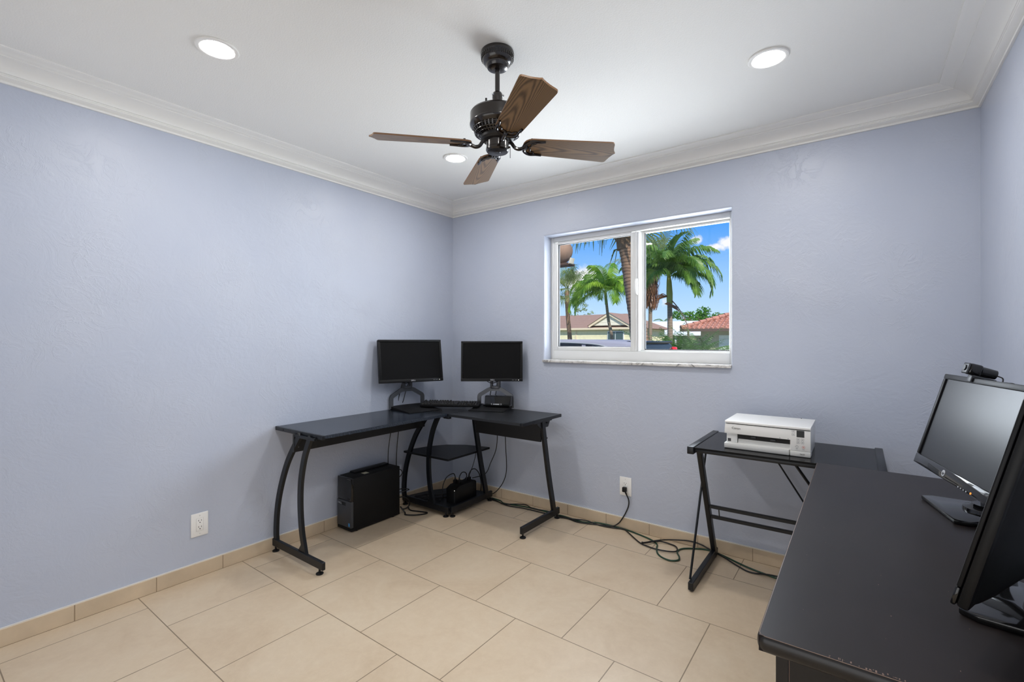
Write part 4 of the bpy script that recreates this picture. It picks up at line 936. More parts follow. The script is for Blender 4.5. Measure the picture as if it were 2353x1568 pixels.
# ================================================================== big dark desk along the right wall
BZ = 0.752
def big_desk():
    x0, x1, y0, y1 = 2.726, 3.306, -2.082, -0.622
    d = thing('office_desk', 'large espresso brown desk along the right wall with two widescreen monitors', 'desk', ((x0+x1)/2, (y0+y1)/2, 0))
    t = MB(); prof = [(y0, BZ-0.0265), (y0-0.003, BZ-0.023), (y0-0.0042, BZ-0.014), (y0-0.003, BZ-0.004), (y0, BZ), (y1, BZ), (y1, BZ-0.028), (y0+0.003, BZ-0.028)]
    t.prism([(y0+0.002, BZ-0.028), (y0+0.002, BZ), (y1, BZ), (y1, BZ-0.028)], x0+0.002, x1, 'x'); to = t.build('desktop', MT['espresso'], d, smooth=0)
    e = MB()
    pts = [(x0+0.002, y1), (x0+0.002, y0+0.012), (x0+0.0045, y0+0.0055), (x0+0.012, y0+0.002), (x1, y0+0.002)]
    sec = [(0.0, 0.0), (0.0012, -0.0012), (0.0035, -0.006), (0.0042, -0.014), (0.0035, -0.022), (0.0012, -0.0268), (0.0, -0.028)]
    rings = []
    for i, p in enumerate(pts):
        a = Vector(pts[max(i-1, 0)]); b = Vector(pts[min(i+1, len(pts)-1)]); tn = (b-a).normalized(); nrm = Vector((tn.y, -tn.x))
        if nrm.dot(Vector((-1, -1))) < 0: nrm = -nrm
        rings.append([e.bm.verts.new((p[0]+nrm.x*o, p[1]+nrm.y*o, BZ+z)) for o, z in sec])
    for a, b in zip(rings, rings[1:]):
        for k in range(len(sec)-1): e.bm.faces.new((a[k], b[k], b[k+1], a[k+1]))
    bmesh.ops.recalc_face_normals(e.bm, faces=e.bm.faces)
    e.build('edge_band', MT['espresso_edge'], to, smooth=60)
    w = MB(); w.tube([(x0+0.0016, y1, BZ-0.0002), (x0+0.0016, y0+0.012, BZ-0.0002), (x0+0.0045, y0+0.005, BZ-0.0002), (x0+0.012, y0+0.0016, BZ-0.0002), (x1, y0+0.0016, BZ-0.0002)], 0.0006, 6); w.build('edge_seam', MT['worn_edge'], to, label='worn pale seam along the edge')
    r = random.Random(7); c = MB()
    for k in range(22):
        x = x0+0.10+r.random()*0.14; c.box(x, x+r.uniform(.0006, .003), y0+0.003+r.random()*.006, y0+0.004+r.random()*.008, BZ-0.0003, BZ+0.0003)
    for k in range(26):
        x, y = r.uniform(x0+.03, x1-.1), r.uniform(y0+.05, y1-.1); c.box(x, x+r.uniform(.0006, .0014), y, y+r.uniform(.0006, .003), BZ-0.0003, BZ+0.0003)
    c.build('scuff_marks', MT['worn_edge'], to, smooth=0, kind='stuff')
    for (ya, yb) in ((y0+0.024, y0+0.048), (y1-0.048, y1-0.024)):
        p = MB(); p.box(x0+0.030, x1-0.012, ya, yb, 0.001, BZ-0.0285, 0.001, 1); po = p.build('end_panel', MT['espresso_edge'], d, smooth=0)
        p = MB(); p.box(x0+0.026, x0+0.046, ya-0.002, yb+0.002, 0.001, BZ-0.0285, 0.001, 1); p.build('panel_post', MT['espresso_edge'], po, smooth=0)
        p = MB(); p.box(x0+0.0462, x0+0.0472, ya-0.0005, yb+0.0005, 0.003, BZ-0.029); p.build('panel_seam', MT['worn_edge'], po, smooth=0)
    MB().box(x1-0.045, x1-0.027, y0+0.05, y1-0.05, 0.10, BZ-0.0285, 0.001, 1).build('modesty_panel', MT['espresso_edge'], d, smooth=0)
big_desk()

# ------------------------------------------------------------------ two wide monitors on it
def hp(corner, yaw, tilt, W, Hh, base_c, base_yaw, label, detail, btrim):
    t = thing('widescreen_monitor', label, 'monitor', (base_c[0], base_c[1], BZ), 'widescreen monitors on the big desk')
    n = Vector((math.cos(rad(yaw)), math.sin(rad(yaw)), 0)); r = Vector((-n.y, n.x, 0))
    mid = Vector(corner)+r*(W/2)*detail
    Ms = T(mid) @ RZ(yaw+90) @ RX(-tilt)
    Mb = T((base_c[0], base_c[1], BZ+0.0008)) @ RZ(base_yaw+90)
    # glossy faceted base
    b = MB(Mb); o = [(-0.115, -0.105), (0.115, -0.105), (0.125, -0.075), (0.085, 0.085), (0.06, 0.105), (-0.06, 0.105), (-0.085, 0.085), (-0.125, -0.075)]
    b.prism(o, 0.0, 0.013, 'z', 0.003); bo = b.build('base', MT['gloss_black'], t, smooth=30)
    p = MB(Mb); p.lathe([(0.062, 0.012), (0.060, 0.022), (0.046, 0.028), (0.040, 0.034)], 0, 0.02, 40); p.build('swivel', MT['gloss_black'], t)
    k = MB(Mb); k.prism([(-0.045, 0.028), (0.045, 0.028), (0.035, 0.09), (0.035, 0.20), (-0.035, 0.20), (-0.035, 0.09)], 0.012, 0.045, 'y', 0.006); k.build('neck', MT['gloss_black'], t, smooth=30)
    h = MB(Ms); h.box(-W/2, W/2, 0, 0.016, 0, Hh, 0.005); ho = h.build('display_housing', MT['black_plastic'], t, smooth=40)
    # bulging back shell
    s = MB(Ms); R = []
    for u, yy in ((0.0, 0.012), (0.012, 0.020), (0.035, 0.030), (0.075, 0.042), (0.11, 0.056), (0.135, 0.066), (0.15, 0.068)):
        i = u*1.15; x, z0_, z1_ = W/2-0.004-i*1.0, 0.004+u*0.55, Hh-0.004-u*0.6
        q = []
        cr = 0.012
        for (cx, cz, a0) in ((x-cr, z1_-cr, 0), (-x+cr, z1_-cr, 90), (-x+cr, z0_+cr, 180), (x-cr, z0_+cr, 270)):
            for a in (0, 30, 60, 90): q.append(s.bm.verts.new((cx+cr*math.cos(rad(a0+a)), yy, cz+cr*math.sin(rad(a0+a)))))
        R.append(q)
    for a, c in zip(R, R[1:]):
        for k_ in range(len(a)): s.bm.faces.new((a[k_], a[(k_+1) % len(a)], c[(k_+1) % len(a)], c[k_]))
    s.bm.faces.new(R[-1]); s.bm.faces.new(R[0][::-1]); bmesh.ops.recalc_face_normals(s.bm, faces=s.bm.faces)
    s.build('back_shell', MT['black_plastic'], ho, smooth=50)
    f = MB(Ms); bz, bb = 0.016, 0.032
    for (x0, x1, q0, q1) in ((-W/2, W/2, Hh-bz, Hh), (-W/2+0.0004, -W/2+bz, bb+0.0003, Hh-bz-0.0003), (W/2-bz, W/2-0.0004, bb+0.0003, Hh-bz-0.0003)): f.box(x0, x1, -0.007, -0.0003, q0, q1, 0.0025)
    f.build('bezel', MT['dark_grey'] if False else MT['black_plastic'], ho, smooth=40)
    c = MB(Ms); c.box(-W/2, W/2, -0.0075, -0.0003, 0, bb, 0.003); c.build('chin', MT['gloss_black'], ho, smooth=40)
    MB(Ms).box(-W/2+bz+0.0003, W/2-bz-0.0003, -0.002, -0.0004, bb+0.0004, Hh-bz-0.0005).build('screen', MT['screen_gloss'], ho, smooth=0)
    if btrim:
        lg = MB(Ms); lg.cyl((-0.030, -0.0085, 0.0165), (-0.030, -0.0070, 0.0165), 0.0095, n=28); lo = lg.build('logo', MT['silver'], ho, label='round silver maker logo')
        text('logo_letters', 'hp', 0.0125, MT['dark_grey'], Ms @ T((-0.030, -0.0087, 0.0165)) @ RX(90), lo, font_shear=0.35)
        text('model_text', 'LV2011', 0.0055, MT['silver'], Ms @ T((W/2-0.060, -0.0077, 0.022)) @ RX(90), ho)
        for x in (0.070, 0.085, 0.100, 0.115): MB(Ms).box(x-0.003, x+0.003, -0.0078, -0.0060, 0.002, 0.006, 0.0008, 1).build('button', MT['silver'], ho)
        MB(Ms).cyl((0.140, -0.0088, 0.006), (0.140, -0.0070, 0.006), 0.0028, n=14).build('power_light', MT['led_amber'], ho, label='amber power light')
    return Ms, t
Mh, hp1 = hp((3.025, -0.930, 0.866), 192.9, 15.7, 0.50, 0.309, (3.165, -1.055), 192.9, 'black widescreen monitor with a webcam on top, its screen facing the viewer', 1, True)
Mh2, hp2 = hp((2.995, -1.988, 0.850), 158.6, 13.6, 0.53, 0.365, (3.165, -1.715), 158.6, 'black widescreen monitor seen from behind at the right edge, nearest the viewer', -1, False)

def webcam():
    M = Mh @ T((-0.072, 0.004, 0.3095))
    p = M.translation
    t = thing('webcam', 'small black webcam clipped on top of the widescreen monitor', 'webcam', p)
    b = MB(M); b.box(-0.0165, 0.0165, -0.030, 0.004, 0.006, 0.040, 0.008, 3); b.cyl((0.0, 0.002, 0.022), (0.0, 0.038, 0.022), 0.0155, 0.0135, 20); b.build('camera_body', MT['gloss_black'], t)
    f = MB(M); f.box(-0.0175, 0.0175, -0.033, -0.028, 0.007, 0.039, 0.004, 3); fo = f.build('front_plate', MT['dark_grey'], t)
    MB(M).cyl((0, -0.036, 0.024), (0, -0.032, 0.024), 0.0085, n=20).build('camera_lens', MT['screen_gloss'], fo)
    c = MB(M); c.box(-0.013, 0.013, -0.014, 0.040, 0.0006, 0.007, 0.0015); c.box(-0.013, 0.013, -0.0165, -0.0118, -0.014, 0.006, 0.0015); c.build('mount_clip', MT['dark_grey'], t)
    w = MB(M); w.tube(smooth_path([(0.008, 0.036, 0.020), (0.016, 0.048, 0.017), (0.020, 0.050, 0.008), (0.030, 0.045, 0.004), (0.07, 0.040, 0.004), (0.10, 0.045, 0.002), (0.12, 0.07, -0.03)]), 0.0018); w.build('cable', MT['cord'], t)
webcam()
# ================================================================== the street outside
GR = -0.35
struct(MB().box(-70, 60, 0.25, 90, GR-0.2, GR).build('ground', mat('lawn', srgb(128, 132, 98), rough=0.9, vary=(3.0, 0.35)), smooth=0))
struct(MB().box(-6.0, 3.5, 2.6, 6.2, GR-0.19, GR+0.012).build('driveway', mat('driveway_concrete', srgb(170, 166, 158), rough=0.85, vary=(2.0, 0.1)), smooth=0))
LEAF = [leaf_material('palm_leaf_bright', srgb(82, 140, 30), srgb(168, 200, 70)), leaf_material('palm_leaf_dark', srgb(60, 108, 40), srgb(134, 170, 80)),
        leaf_material('palm_leaf_pale', srgb(106, 130, 66), srgb(168, 178, 112)), leaf_material('bush_leaf', srgb(58, 104, 40), srgb(120, 158, 84)),
        leaf_material('tree_leaf', srgb(58, 112, 32), srgb(112, 160, 56)), leaf_material('dead_leaf', srgb(96, 62, 44), srgb(150, 106, 76), 0.2)]
BARK = [band_material('grey_palm_bark', srgb(140, 124, 108), srgb(118, 102, 88), 2, 0.09, 0.78, 0.85, 0.004, 0.6), band_material('ringed_brown_bark', srgb(150, 120, 96), srgb(98, 74, 58), 2, 0.062, 0.74, 0.85, 0.010, 1.3),
        mat('rough_bark', srgb(112, 90, 70), rough=0.9, bump=(30, 0.8, 0.02), vary=(9, 0.3))]
def frond_mesh(m, base, az, pitch, droop, L, lw, n=26, hang=0.6, twist=0.0, width=0.028, r=None, rachis=0.012, vee=0.25):
    """pinnate palm leaf: an arching rib with two rows of drooping leaflets"""
    r = r or random
    p = Vector(base); pts = [p.copy()]; ds = []
    N = 24
    for i in range(N):
        t = i/N; e = pitch-droop*(t**1.25)
        d = Vector((math.cos(az)*math.cos(e), math.sin(az)*math.cos(e), math.sin(e))); az += twist/N
        p = p+d*(L/N); pts.append(p.copy()); ds.append(d)
    ds.append(ds[-1])
    m.tube(pts, [rachis*(1-0.8*i/N) for i in range(N+1)], 5)
    b = m.bm
    for k in range(n):
        t = 0.12+0.88*(k+.5)/n; f = t*N; i = min(int(f), N-1); q = pts[i].lerp(pts[i+1], f-i); d = ds[i]
        side = d.cross(Vector((0, 0, 1)))
        if side.length < 0.05: side = Vector((-math.sin(az), math.cos(az), 0))
        side.normalize(); up = side.cross(d).normalized()
        ll = lw*(math.sin(PI*min(1, 0.22+0.74*t))**0.7)*r.uniform(.85, 1.1)
        for sg in (-1, 1):
            dr = (side*sg+d*(0.45+0.5*t)+up*vee*r.uniform(.3, 1.6)).normalized()
            dn = Vector((0, 0, -1))
            a = q; c1 = q+dr*ll*0.45+dn*ll*0.06*hang; c2 = c1+(dr*(1-hang*0.5)+dn*hang*r.uniform(.8, 1.3)).normalized()*ll*0.55
            w = (d*0.8+up*0.35*sg).normalized()*width*0.5
            v = [b.verts.new(x) for x in (a-w*0.6, a+w*0.6, c1+w, c1-w, c2+w*0.15, c2-w*0.15)]
            b.faces.new((v[0], v[1], v[2], v[3])); b.faces.new((v[3], v[2], v[4], v[5]))
def fan_mesh(m, base, az, pitch, Lp, R, r, n=26, hang=0.35, spread=150):
    """fan palm leaf: a stalk and a pleated fan of narrow blades"""
    d = Vector((math.cos(az)*math.cos(pitch), math.sin(az)*math.cos(pitch), math.sin(pitch)))
    p = Vector(base); e = p+d*Lp+Vector((0, 0, -0.06*Lp)); m.tube([p, p.lerp(e, .5)+Vector((0, 0, .03*Lp)), e], 0.012, 5)
    side = d.cross(Vector((0, 0, 1))).normalized(); b = m.bm
    for k in range(n):
        a = rad(-spread+2*spread*k/(n-1)); dr = (d*math.cos(a)+side*math.sin(a)).normalized(); L = R*(0.75+0.25*math.cos(a/1.6))*r.uniform(.85, 1.08)
        w = dr.cross(d.cross(side)).normalized()*0.022*R/0.8
        c1 = e+dr*L*0.6+Vector((0, 0, -hang*0.10*L)); c2 = c1+(dr+Vector((0, 0, -hang*r.uniform(.8, 2.6)))).normalized()*L*0.42
        v = [b.verts.new(x) for x in (e-w*.3, e+w*.3, c1+w, c1-w, c2+w*.1, c2-w*.1)]
        b.faces.new((v[0], v[1], v[2], v[3])); b.faces.new((v[3], v[2], v[4], v[5]))
def trunk(pts, radii, m, parent, seed=0, name='trunk', rings=0.0):
    P = smooth_path(pts, 14); n = len(P); r = random.Random(seed)
    R = []
    for i in range(n):
        f = i/(n-1)*(len(radii)-1); k = min(int(f), len(radii)-2); R.append((radii[k]*(1-(f-k))+radii[k+1]*(f-k))*(1+rings*r.uniform(-1, 1)))
    return MB().tube(P, R, 16).build(name, m, parent, smooth=60)

# --- green crown palm on the left, in front of the yellow house
def palm_left():
    t = thing('palm_tree', 'palm with arching green fronds and slim leaning trunk in front of the pale yellow house', 'palm tree', (-5.22, 14.98, GR), 'palms in the street')
    trunk([(-5.22, 14.98, GR), (-5.30, 14.98, 1.3), (-5.46, 14.98, 2.1), (-5.56, 14.98, 2.9)], [0.085, 0.07, 0.06, 0.055], BARK[0], t, 3)
    MB().tube([(-5.55, 14.98, 2.75), (-5.585, 14.98, 3.10), (-5.60, 14.98, 3.35)], [0.062, 0.06, 0.04], 14).build('crown_shaft', mat('crown_shaft_green', srgb(120, 140, 70), rough=0.5), t)
    r = random.Random(11); c = (-5.60, 14.98, 3.25)
    spec = [(178, 55, 150, 1.75), (165, 35, 130, 1.9), (195, 25, 125, 1.85), (150, 68, 95, 1.6), (200, 5, 95, 1.5), (90, 80, 70, 1.7), (60, 60, 90, 1.7), (20, 62, 120, 1.65), (5, 42, 140, 1.75), (-15, 25, 130, 1.6), (-35, 50, 125, 1.6), (250, 45, 140, 1.7), (280, 70, 90, 1.7), (310, 30, 125, 1.5), (225, 55, 140, 1.7), (120, 45, 120, 1.7)]
    for a, p, dr, L in spec:
        m = MB(); frond_mesh(m, c, rad(a+r.uniform(-6, 6)), rad(p), rad(dr), L*1.12, 0.62, 58, 0.75, rad(r.uniform(-20, 20)), 0.044, r); m.build('frond', LEAF[0], t, smooth=0)
palm_left()

# --- the tall full palm in the right light
def palm_right():
    t = thing('palm_tree', 'big green palm with a smooth green crown shaft over the right half of the window', 'palm tree', (-2.28, 12.98, GR), 'palms in the street')
    trunk([(-2.28, 12.98, GR), (-2.28, 12.98, 1.0), (-2.285, 12.98, 1.9), (-2.30, 12.98, 2.62)], [0.115, 0.10, 0.085, 0.075], BARK[0], t, 5)
    MB().tube([(-2.295, 12.98, 2.50), (-2.30, 12.98, 2.85), (-2.315, 12.98, 3.25), (-2.33, 12.98, 3.55)], [0.098, 0.105, 0.085, 0.05], 14).build('crown_shaft', mat('crown_shaft_yellowgreen', srgb(146, 150, 74), rough=0.45), t)
    r = random.Random(23); c = (-2.325, 12.98, 3.42)
    spec = [(8, 52, 135, 2.0), (-12, 40, 135, 1.9), (20, 30, 135, 1.8), (-40, 55, 130, 1.9), (40, 62, 105, 1.8), (75, 78, 70, 1.9), (110, 72, 80, 1.9), (150, 62, 110, 2.0), (172, 50, 130, 2.0), (192, 35, 125, 1.8), (210, 58, 120, 1.9), (240, 72, 90, 1.9), (270, 60, 110, 1.9), (300, 76, 80, 1.9), (330, 40, 130, 1.6), (345, 12, 105, 1.4), (255, 30, 120, 1.5), (0, 72, 110, 1.9)]
    for a, p, dr, L in spec:
        m = MB(); frond_mesh(m, c, rad(a+r.uniform(-5, 5)), rad(p), rad(dr), L*1.05, 0.62, 62, 0.8, rad(r.uniform(-25, 25)), 0.048, r); m.build('frond', LEAF[1], t, smooth=0)
    d = MB()
    frond_mesh(d, (-2.22, 12.95, 2.62), rad(0), rad(-48), rad(38), 1.35, 0.12, 14, 1.0, 0, 0.03, r, 0.02)
    d.prism([(-2.42, 2.50), (-2.30, 2.56), (-2.02, 2.40), (-1.92, 2.22), (-2.05, 2.30), (-2.25, 2.42)], 12.80, 12.82, 'y'); d.build('dead_frond', LEAF[5], t, smooth=0, label='dead brown frond hanging down')
    d = MB(); 
    for k in range(12): d.tube(smooth_path([(-2.33, 12.9, 2.75), (-2.5-r.random()*.15, 12.88, 2.85-r.random()*.2), (-2.62-r.random()*.12, 12.87, 2.65-r.random()*.35)], 4), 0.012, 5)
    d.build('flower_stalk', LEAF[5], t, smooth=0, label='dry tan flower stalk')
palm_right()

# --- fan palm with a skirt of dead leaves
def palm_skirt():
    x, y = -4.60, 17.48
    t = thing('palm_tree', 'fan palm with a long skirt of dead brown leaves beside the window centre post', 'palm tree', (x, y, GR), 'palms in the street')
    trunk([(x-0.03, y, GR), (x-0.02, y, 1.0), (x, y, 2.8), (x+0.05, y, 4.6)], [0.11, 0.09, 0.08, 0.08], BARK[0], t, 7)
    r = random.Random(5)
    d = MB()
    for k in range(340):
        a = r.uniform(0, 2*PI); z0 = r.uniform(3.1, 4.75); R0 = 0.12+0.10*r.random(); R1 = 0.23+0.25*(z0-2.8)/1.9*r.uniform(.3, 1); L = r.uniform(.6, 1.1)
        p0 = Vector((x+R0*math.cos(a), y+R0*math.sin(a), z0)); p1 = Vector((x+R1*math.cos(a), y+R1*math.sin(a), z0-L*0.5)); p2 = Vector((x+R1*.8*math.cos(a+.2), y+R1*.8*math.sin(a+.2), max(z0-L, 2.56+r.random()*.35)))
        w = Vector((-math.sin(a), math.cos(a), 0))*0.02
        v = [d.bm.verts.new(q) for q in (p0-w, p0+w, p1+w, p1-w, p2+w*.3, p2-w*.3)]; d.bm.faces.new((v[0], v[1], v[2], v[3])); d.bm.faces.new((v[3], v[2], v[4], v[5]))
    d.build('dead_leaf_skirt', LEAF[5], t, smooth=0, label='skirt of dead brown leaves')
    for k in range(18):
        a = 2*PI*k/18+r.uniform(-.15, .15); m = MB(); fan_mesh(m, (x+0.04, y, 4.7), a, rad(r.choice((60, 35, 10, -15))), r.uniform(.8, 1.15), 0.85, r, 26, 0.5); m.build('fan_leaf', LEAF[2], t, smooth=0)
palm_skirt()

# --- thick leaning trunk close to the window, its crown above the frame
def palm_near():
    t = thing('palm_tree', 'thick ringed brown palm trunk close to the window, leaning, its crown above the frame', 'palm tree', (-0.34, 5.48, GR), 'palms in the street')
    P = [(-0.34, 5.48, GR), (-0.40, 5.48, 0.8), (-0.47, 5.48, 1.6), (-0.575, 5.48, 2.4), (-0.655, 5.48, 3.0), (-0.70, 5.48, 3.3)]
    trunk(P, [0.21, 0.175, 0.160, 0.165, 0.172, 0.17], BARK[1], t, 9, rings=0.035)
    r = random.Random(8)
    b = MB()
    for k in range(46):                                       # old leaf bases in a basket weave round the top
        a = k*2.4; z = 3.05+0.023*k; q = Vector((-0.70-0.035*(z-3.2), 5.48, z)); dd = Vector((math.cos(a), math.sin(a), 0))
        b.bar(q+dd*0.13+Vector((0, 0, -.05)), q+dd*r.uniform(.25, .33)+Vector((0, 0, .16)), 0.10, 0.022, up=dd, bev=0.004)
    b.tube([(-0.69, 5.48, 3.0), (-0.71, 5.48, 3.5), (-0.74, 5.48, 4.15)], [0.18, 0.21, 0.17], 14)
    b.build('leaf_bases', BARK[2], t, smooth=30)
    for k in range(22):
        a = 2*PI*k/22+r.uniform(-.1, .1); m = MB(); fan_mesh(m, (-0.73, 5.48, 4.15), a, rad(r.choice((65, 40, 15, -8, -28))), r.uniform(.8, 1.15), 0.85, r, 30, 0.9); m.build('fan_leaf', LEAF[2], t, smooth=0)
    m = MB()
    for (x, z, l) in ((-1.93, 3.36, .22), (-1.86, 3.36, .12), (-1.72, 3.40, .38), (-1.60, 3.38, .2), (-1.50, 3.4, .25), (-1.34, 3.4, .16), (-1.24, 3.42, .22), (-1.20, 3.45, .55), (-1.17, 3.44, .46), (-1.13, 3.44, .40), (-1.09, 3.45, .2), (-1.55, 3.42, .3), (-1.8, 3.42, .24)):
        for j in range(3): 
            xx = x+r.uniform(-.04, .04); m.tube([(xx+.06*r.random(), 5.46, z+0.35), (xx+.02, 5.44, z), (xx+r.uniform(-.03, .03), 5.43, z-l*r.uniform(.6, 1))], [0.010, 0.009, 0.003], 4)
        m.tube(smooth_path([(-0.78, 5.48, 4.15), ((x-0.78)/2, 5.45, 4.2), (x, 5.45, z+0.3)], 4), 0.008, 4)
    for (px_, pz) in ((-0.95, 2.88), (-0.99, 2.70), (-1.02, 2.62), (-0.90, 2.60)): m.tube([(-0.78, 5.40, 3.02), ((px_-0.78)/2, 5.38, 3.0), (px_, 5.36, pz)], [0.012, 0.010, 0.003], 4)
    m.build('hanging_leaf_tips', LEAF[2], t, smooth=0, label='thin leaf tips hanging into view')
palm_near()

# --- fan palm at the far left of the window
def palm_far_left():
    x, y = -8.50, 16.98
    t = thing('palm_tree', 'pale fan palm at the far left edge of the window behind the roof tile', 'palm tree', (x, y, GR), 'palms in the street')
    trunk([(x+0.12, y, GR), (x+0.10, y, 1.2), (x-0.02, y, 2.5), (x-0.06, y, 3.7)], [0.12, 0.105, 0.10, 0.12], BARK[1], t, 4, rings=0.04)
    r = random.Random(31)
    for k in range(26):
        a = 2*PI*k/26+r.uniform(-.15, .15); m = MB(); fan_mesh(m, (x-0.05, y, 3.75), a, rad(r.choice((75, 50, 25, 0, -25))), r.uniform(.7, 1.0), 0.72, r, 24, 0.8); m.build('fan_leaf', LEAF[2], t, smooth=0)
palm_far_left()

def small_palm(x, y, z, R, label, seed):
    t = thing('palm_tree', label, 'palm tree', (x, y, GR), 'palms in the street')
    trunk([(x, y, GR), (x, y, z*0.5), (x, y, z)], [0.2, 0.16, 0.14], BARK[0], t, seed)
    r = random.Random(seed)
    for k in range(14):
        m = MB(); frond_mesh(m, (x, y, z), 2*PI*k/14+r.uniform(-.2, .2), rad(r.choice((70, 50, 30))), rad(110), R, R*0.35, 18, 0.7, 0, 0.07, r); m.build('frond', LEAF[1], t, smooth=0)
small_palm(-19.0, 63.0, 3.3, 2.1, 'small distant palm rising behind the long white roof', 3)
small_palm(-19.3, 56.0, 2.5, 1.4, 'tiny distant palm behind the white roof, at the window centre post', 6)

# --- feathery shrub in front of the garage
def shrub():
    t = thing('palm_shrub', 'low feathery green shrub in front of the garage', 'shrub', (-0.85, 9.98, GR), None)
    r = random.Random(19)
    for k in range(90):
        x = -0.85+r.gauss(0, .27); y = 9.98+r.uniform(-.5, .5); a = r.uniform(0, 2*PI); L = r.uniform(1.7, 2.3)
        m = MB(); frond_mesh(m, (x, y, GR+0.15), a, rad(r.uniform(74, 89)), rad(r.uniform(45, 100)), L, 0.34, 26, 0.55, 0, 0.020, r, 0.008); m.build('frond', LEAF[3], t, smooth=0)
    m = MB()
    for k in range(14): m.tube([(-0.95+r.gauss(0, .3), 9.98+r.uniform(-.3, .3), GR), (-0.95+r.gauss(0, .35), 9.98+r.uniform(-.3, .3), GR+0.6)], 0.02, 6)
    m.split('stem', BARK[0], t)
shrub()

def leafy_tree(x, y, zc, rx, rz, n, label, seed, size, m_, name='leafy_tree'):
    t = thing(name, label, 'tree', (x, y, GR)); r = random.Random(seed)
    trunk([(x, y, GR), (x+.1, y, zc*0.5), (x, y, zc)], [0.35, 0.28, 0.2], BARK[2], t, seed)
    br = MB()
    for k in range(9):
        a = r.uniform(0, 2*PI); br.tube([(x, y, zc-rz*.7), (x+rx*.35*math.cos(a), y+rx*.35*math.sin(a), zc-rz*.2), (x+rx*.75*math.cos(a), y+rx*.75*math.sin(a), zc+rz*.25)], [.14, .09, .03], 6)
    br.build('branches', BARK[2], t)
    m = MB(); b = m.bm
    cl = [(r.gauss(0, .42)*rx, r.gauss(0, .42)*rx, abs(r.gauss(0, .45))*rz) for _ in range(34)]
    for k in range(n):
        cx, cy, cz = r.choice(cl); d = Vector((r.gauss(0, 1), r.gauss(0, 1), r.gauss(0, 1))).normalized()*rx*.2*r.random()**.4
        p = Vector((x+cx, y+cy, zc+cz-rz*.25))+Vector((d.x, d.y, d.z*.7)); u = Vector((r.gauss(0, 1), r.gauss(0, 1), r.gauss(0, .6))).normalized(); w = u.orthogonal().normalized()*size*.45
        v = [b.verts.new(q) for q in (p-u*size*.5, p+w*.5, p+u*size*.6, p-w*.5)]; b.faces.new(v)
    m.build('foliage', m_, t, smooth=0)
leafy_tree(-10.98, 53.0, 3.29, 4.0, 2.2, 5200, 'wide round green tree behind the tiled garage roof', 2, 0.34, LEAF[4])
leafy_tree(-7.84, 62.0, 3.08, 2.9, 2.0, 2200, 'smaller green tree at the right edge of the window behind the garage roof', 12, 0.32, LEAF[4])
leafy_tree(-20.9, 41.2, 3.3, 1.8, 1.8, 900, 'sparse pale tree at the left edge of the window behind the brown roof', 21, 0.20, LEAF[2])

# --- pale yellow house with brown roof
def yellow_house():
    t = thing('house', 'pale yellow house with brown shingle roof and a white front gable', 'house', (-15, 30, GR), 'houses across the street')
    sid = band_material('yellow_siding', srgb(236, 228, 188), srgb(208, 198, 156), 2, 0.22, 0.9, 0.7)
    gab = band_material('white_siding', srgb(232, 226, 206), srgb(190, 182, 160), 2, 0.20, 0.88, 0.7)
    shg = band_material('brown_shingle', srgb(158, 126, 108), srgb(138, 108, 94), 2, 0.09, 0.8, 0.9, 0, 0.3)
    cream = mat('cream_trim', srgb(226, 208, 178), rough=0.6)
    MB().box(-24, -10.5, 29.3, 37, GR, 2.16).build('wall', sid, t, smooth=0)
    r = MB(); y0, yr, y1 = 29.05, 33.0, 37.6; zl, zr = 2.17, 3.42
    r.face([(-24.6, y0, zl), (-10.0, y0, zl), (-12.2, yr, zr), (-24.6, yr, zr)]); r.face([(-24.6, y1, zl), (-24.6, yr, zr), (-12.2, yr, zr), (-10.0, y1, zl)]); r.face([(-10.0, y0, zl), (-10.0, y1, zl), (-12.2, yr, zr)])
    r.face([(-24.6, y0, zl-0.02), (-24.6, y1, zl-0.02), (-10.0, y1, zl-0.02), (-10.0, y0, zl-0.02)]); r.face([(-24.6, y0, zl), (-24.6, yr, zr), (-24.6, y1, zl)])
    r.build('roof', shg, t, smooth=0)
    g = MB(); gx0, gx1, gp = -13.35, -10.62, (-11.98, 3.12); g.prism([(gx0, 2.36), (gx1, 2.36), gp], 29.2, 31.5, 'y'); g.build('gable', gab, t, smooth=0, label='white sided front gable')
    f = MB(); f.bar((gx0-0.25, 29.12, 2.30), (gp[0], 29.12, gp[1]+0.10), 0.12, 0.16); f.bar((gx1+0.25, 29.12, 2.30), (gp[0], 29.12, gp[1]+0.10), 0.12, 0.16); f.box(-24.6, -10.0, 28.97, 29.07, 2.06, 2.20); f.split('fascia', cream, t, smooth=0)
    r2 = MB(); r2.face([(gx0-0.35, 29.0, 2.34), (gp[0], 29.0, gp[1]+0.2), (gp[0], 32.4, gp[1]+0.2), (gx0-0.35, 31.0, 2.34)]); r2.face([(gx1+0.35, 29.0, 2.34), (gx1+0.35, 31.0, 2.34), (gp[0], 32.4, gp[1]+0.2), (gp[0], 29.0, gp[1]+0.2)]); r2.build('gable_roof', shg, t, smooth=0)
    w = MB(); w.box(-12.15, -10.85, 29.24, 29.31, 1.15, 1.95); wo = w.build('window', MT['vinyl'], t, smooth=0)
    p = MB(); p.box(-12.08, -11.54, 29.20, 29.25, 1.22, 1.88); p.box(-11.46, -10.92, 29.20, 29.25, 1.22, 1.88); p.split('pane', mat('dark_house_glass', srgb(70, 88, 88), rough=0.15), wo, smooth=0)
    MB().box(-14.85, -14.75, 29.27, 29.3, GR, 2.05).build('downspout', cream, t, smooth=0)
yellow_house()

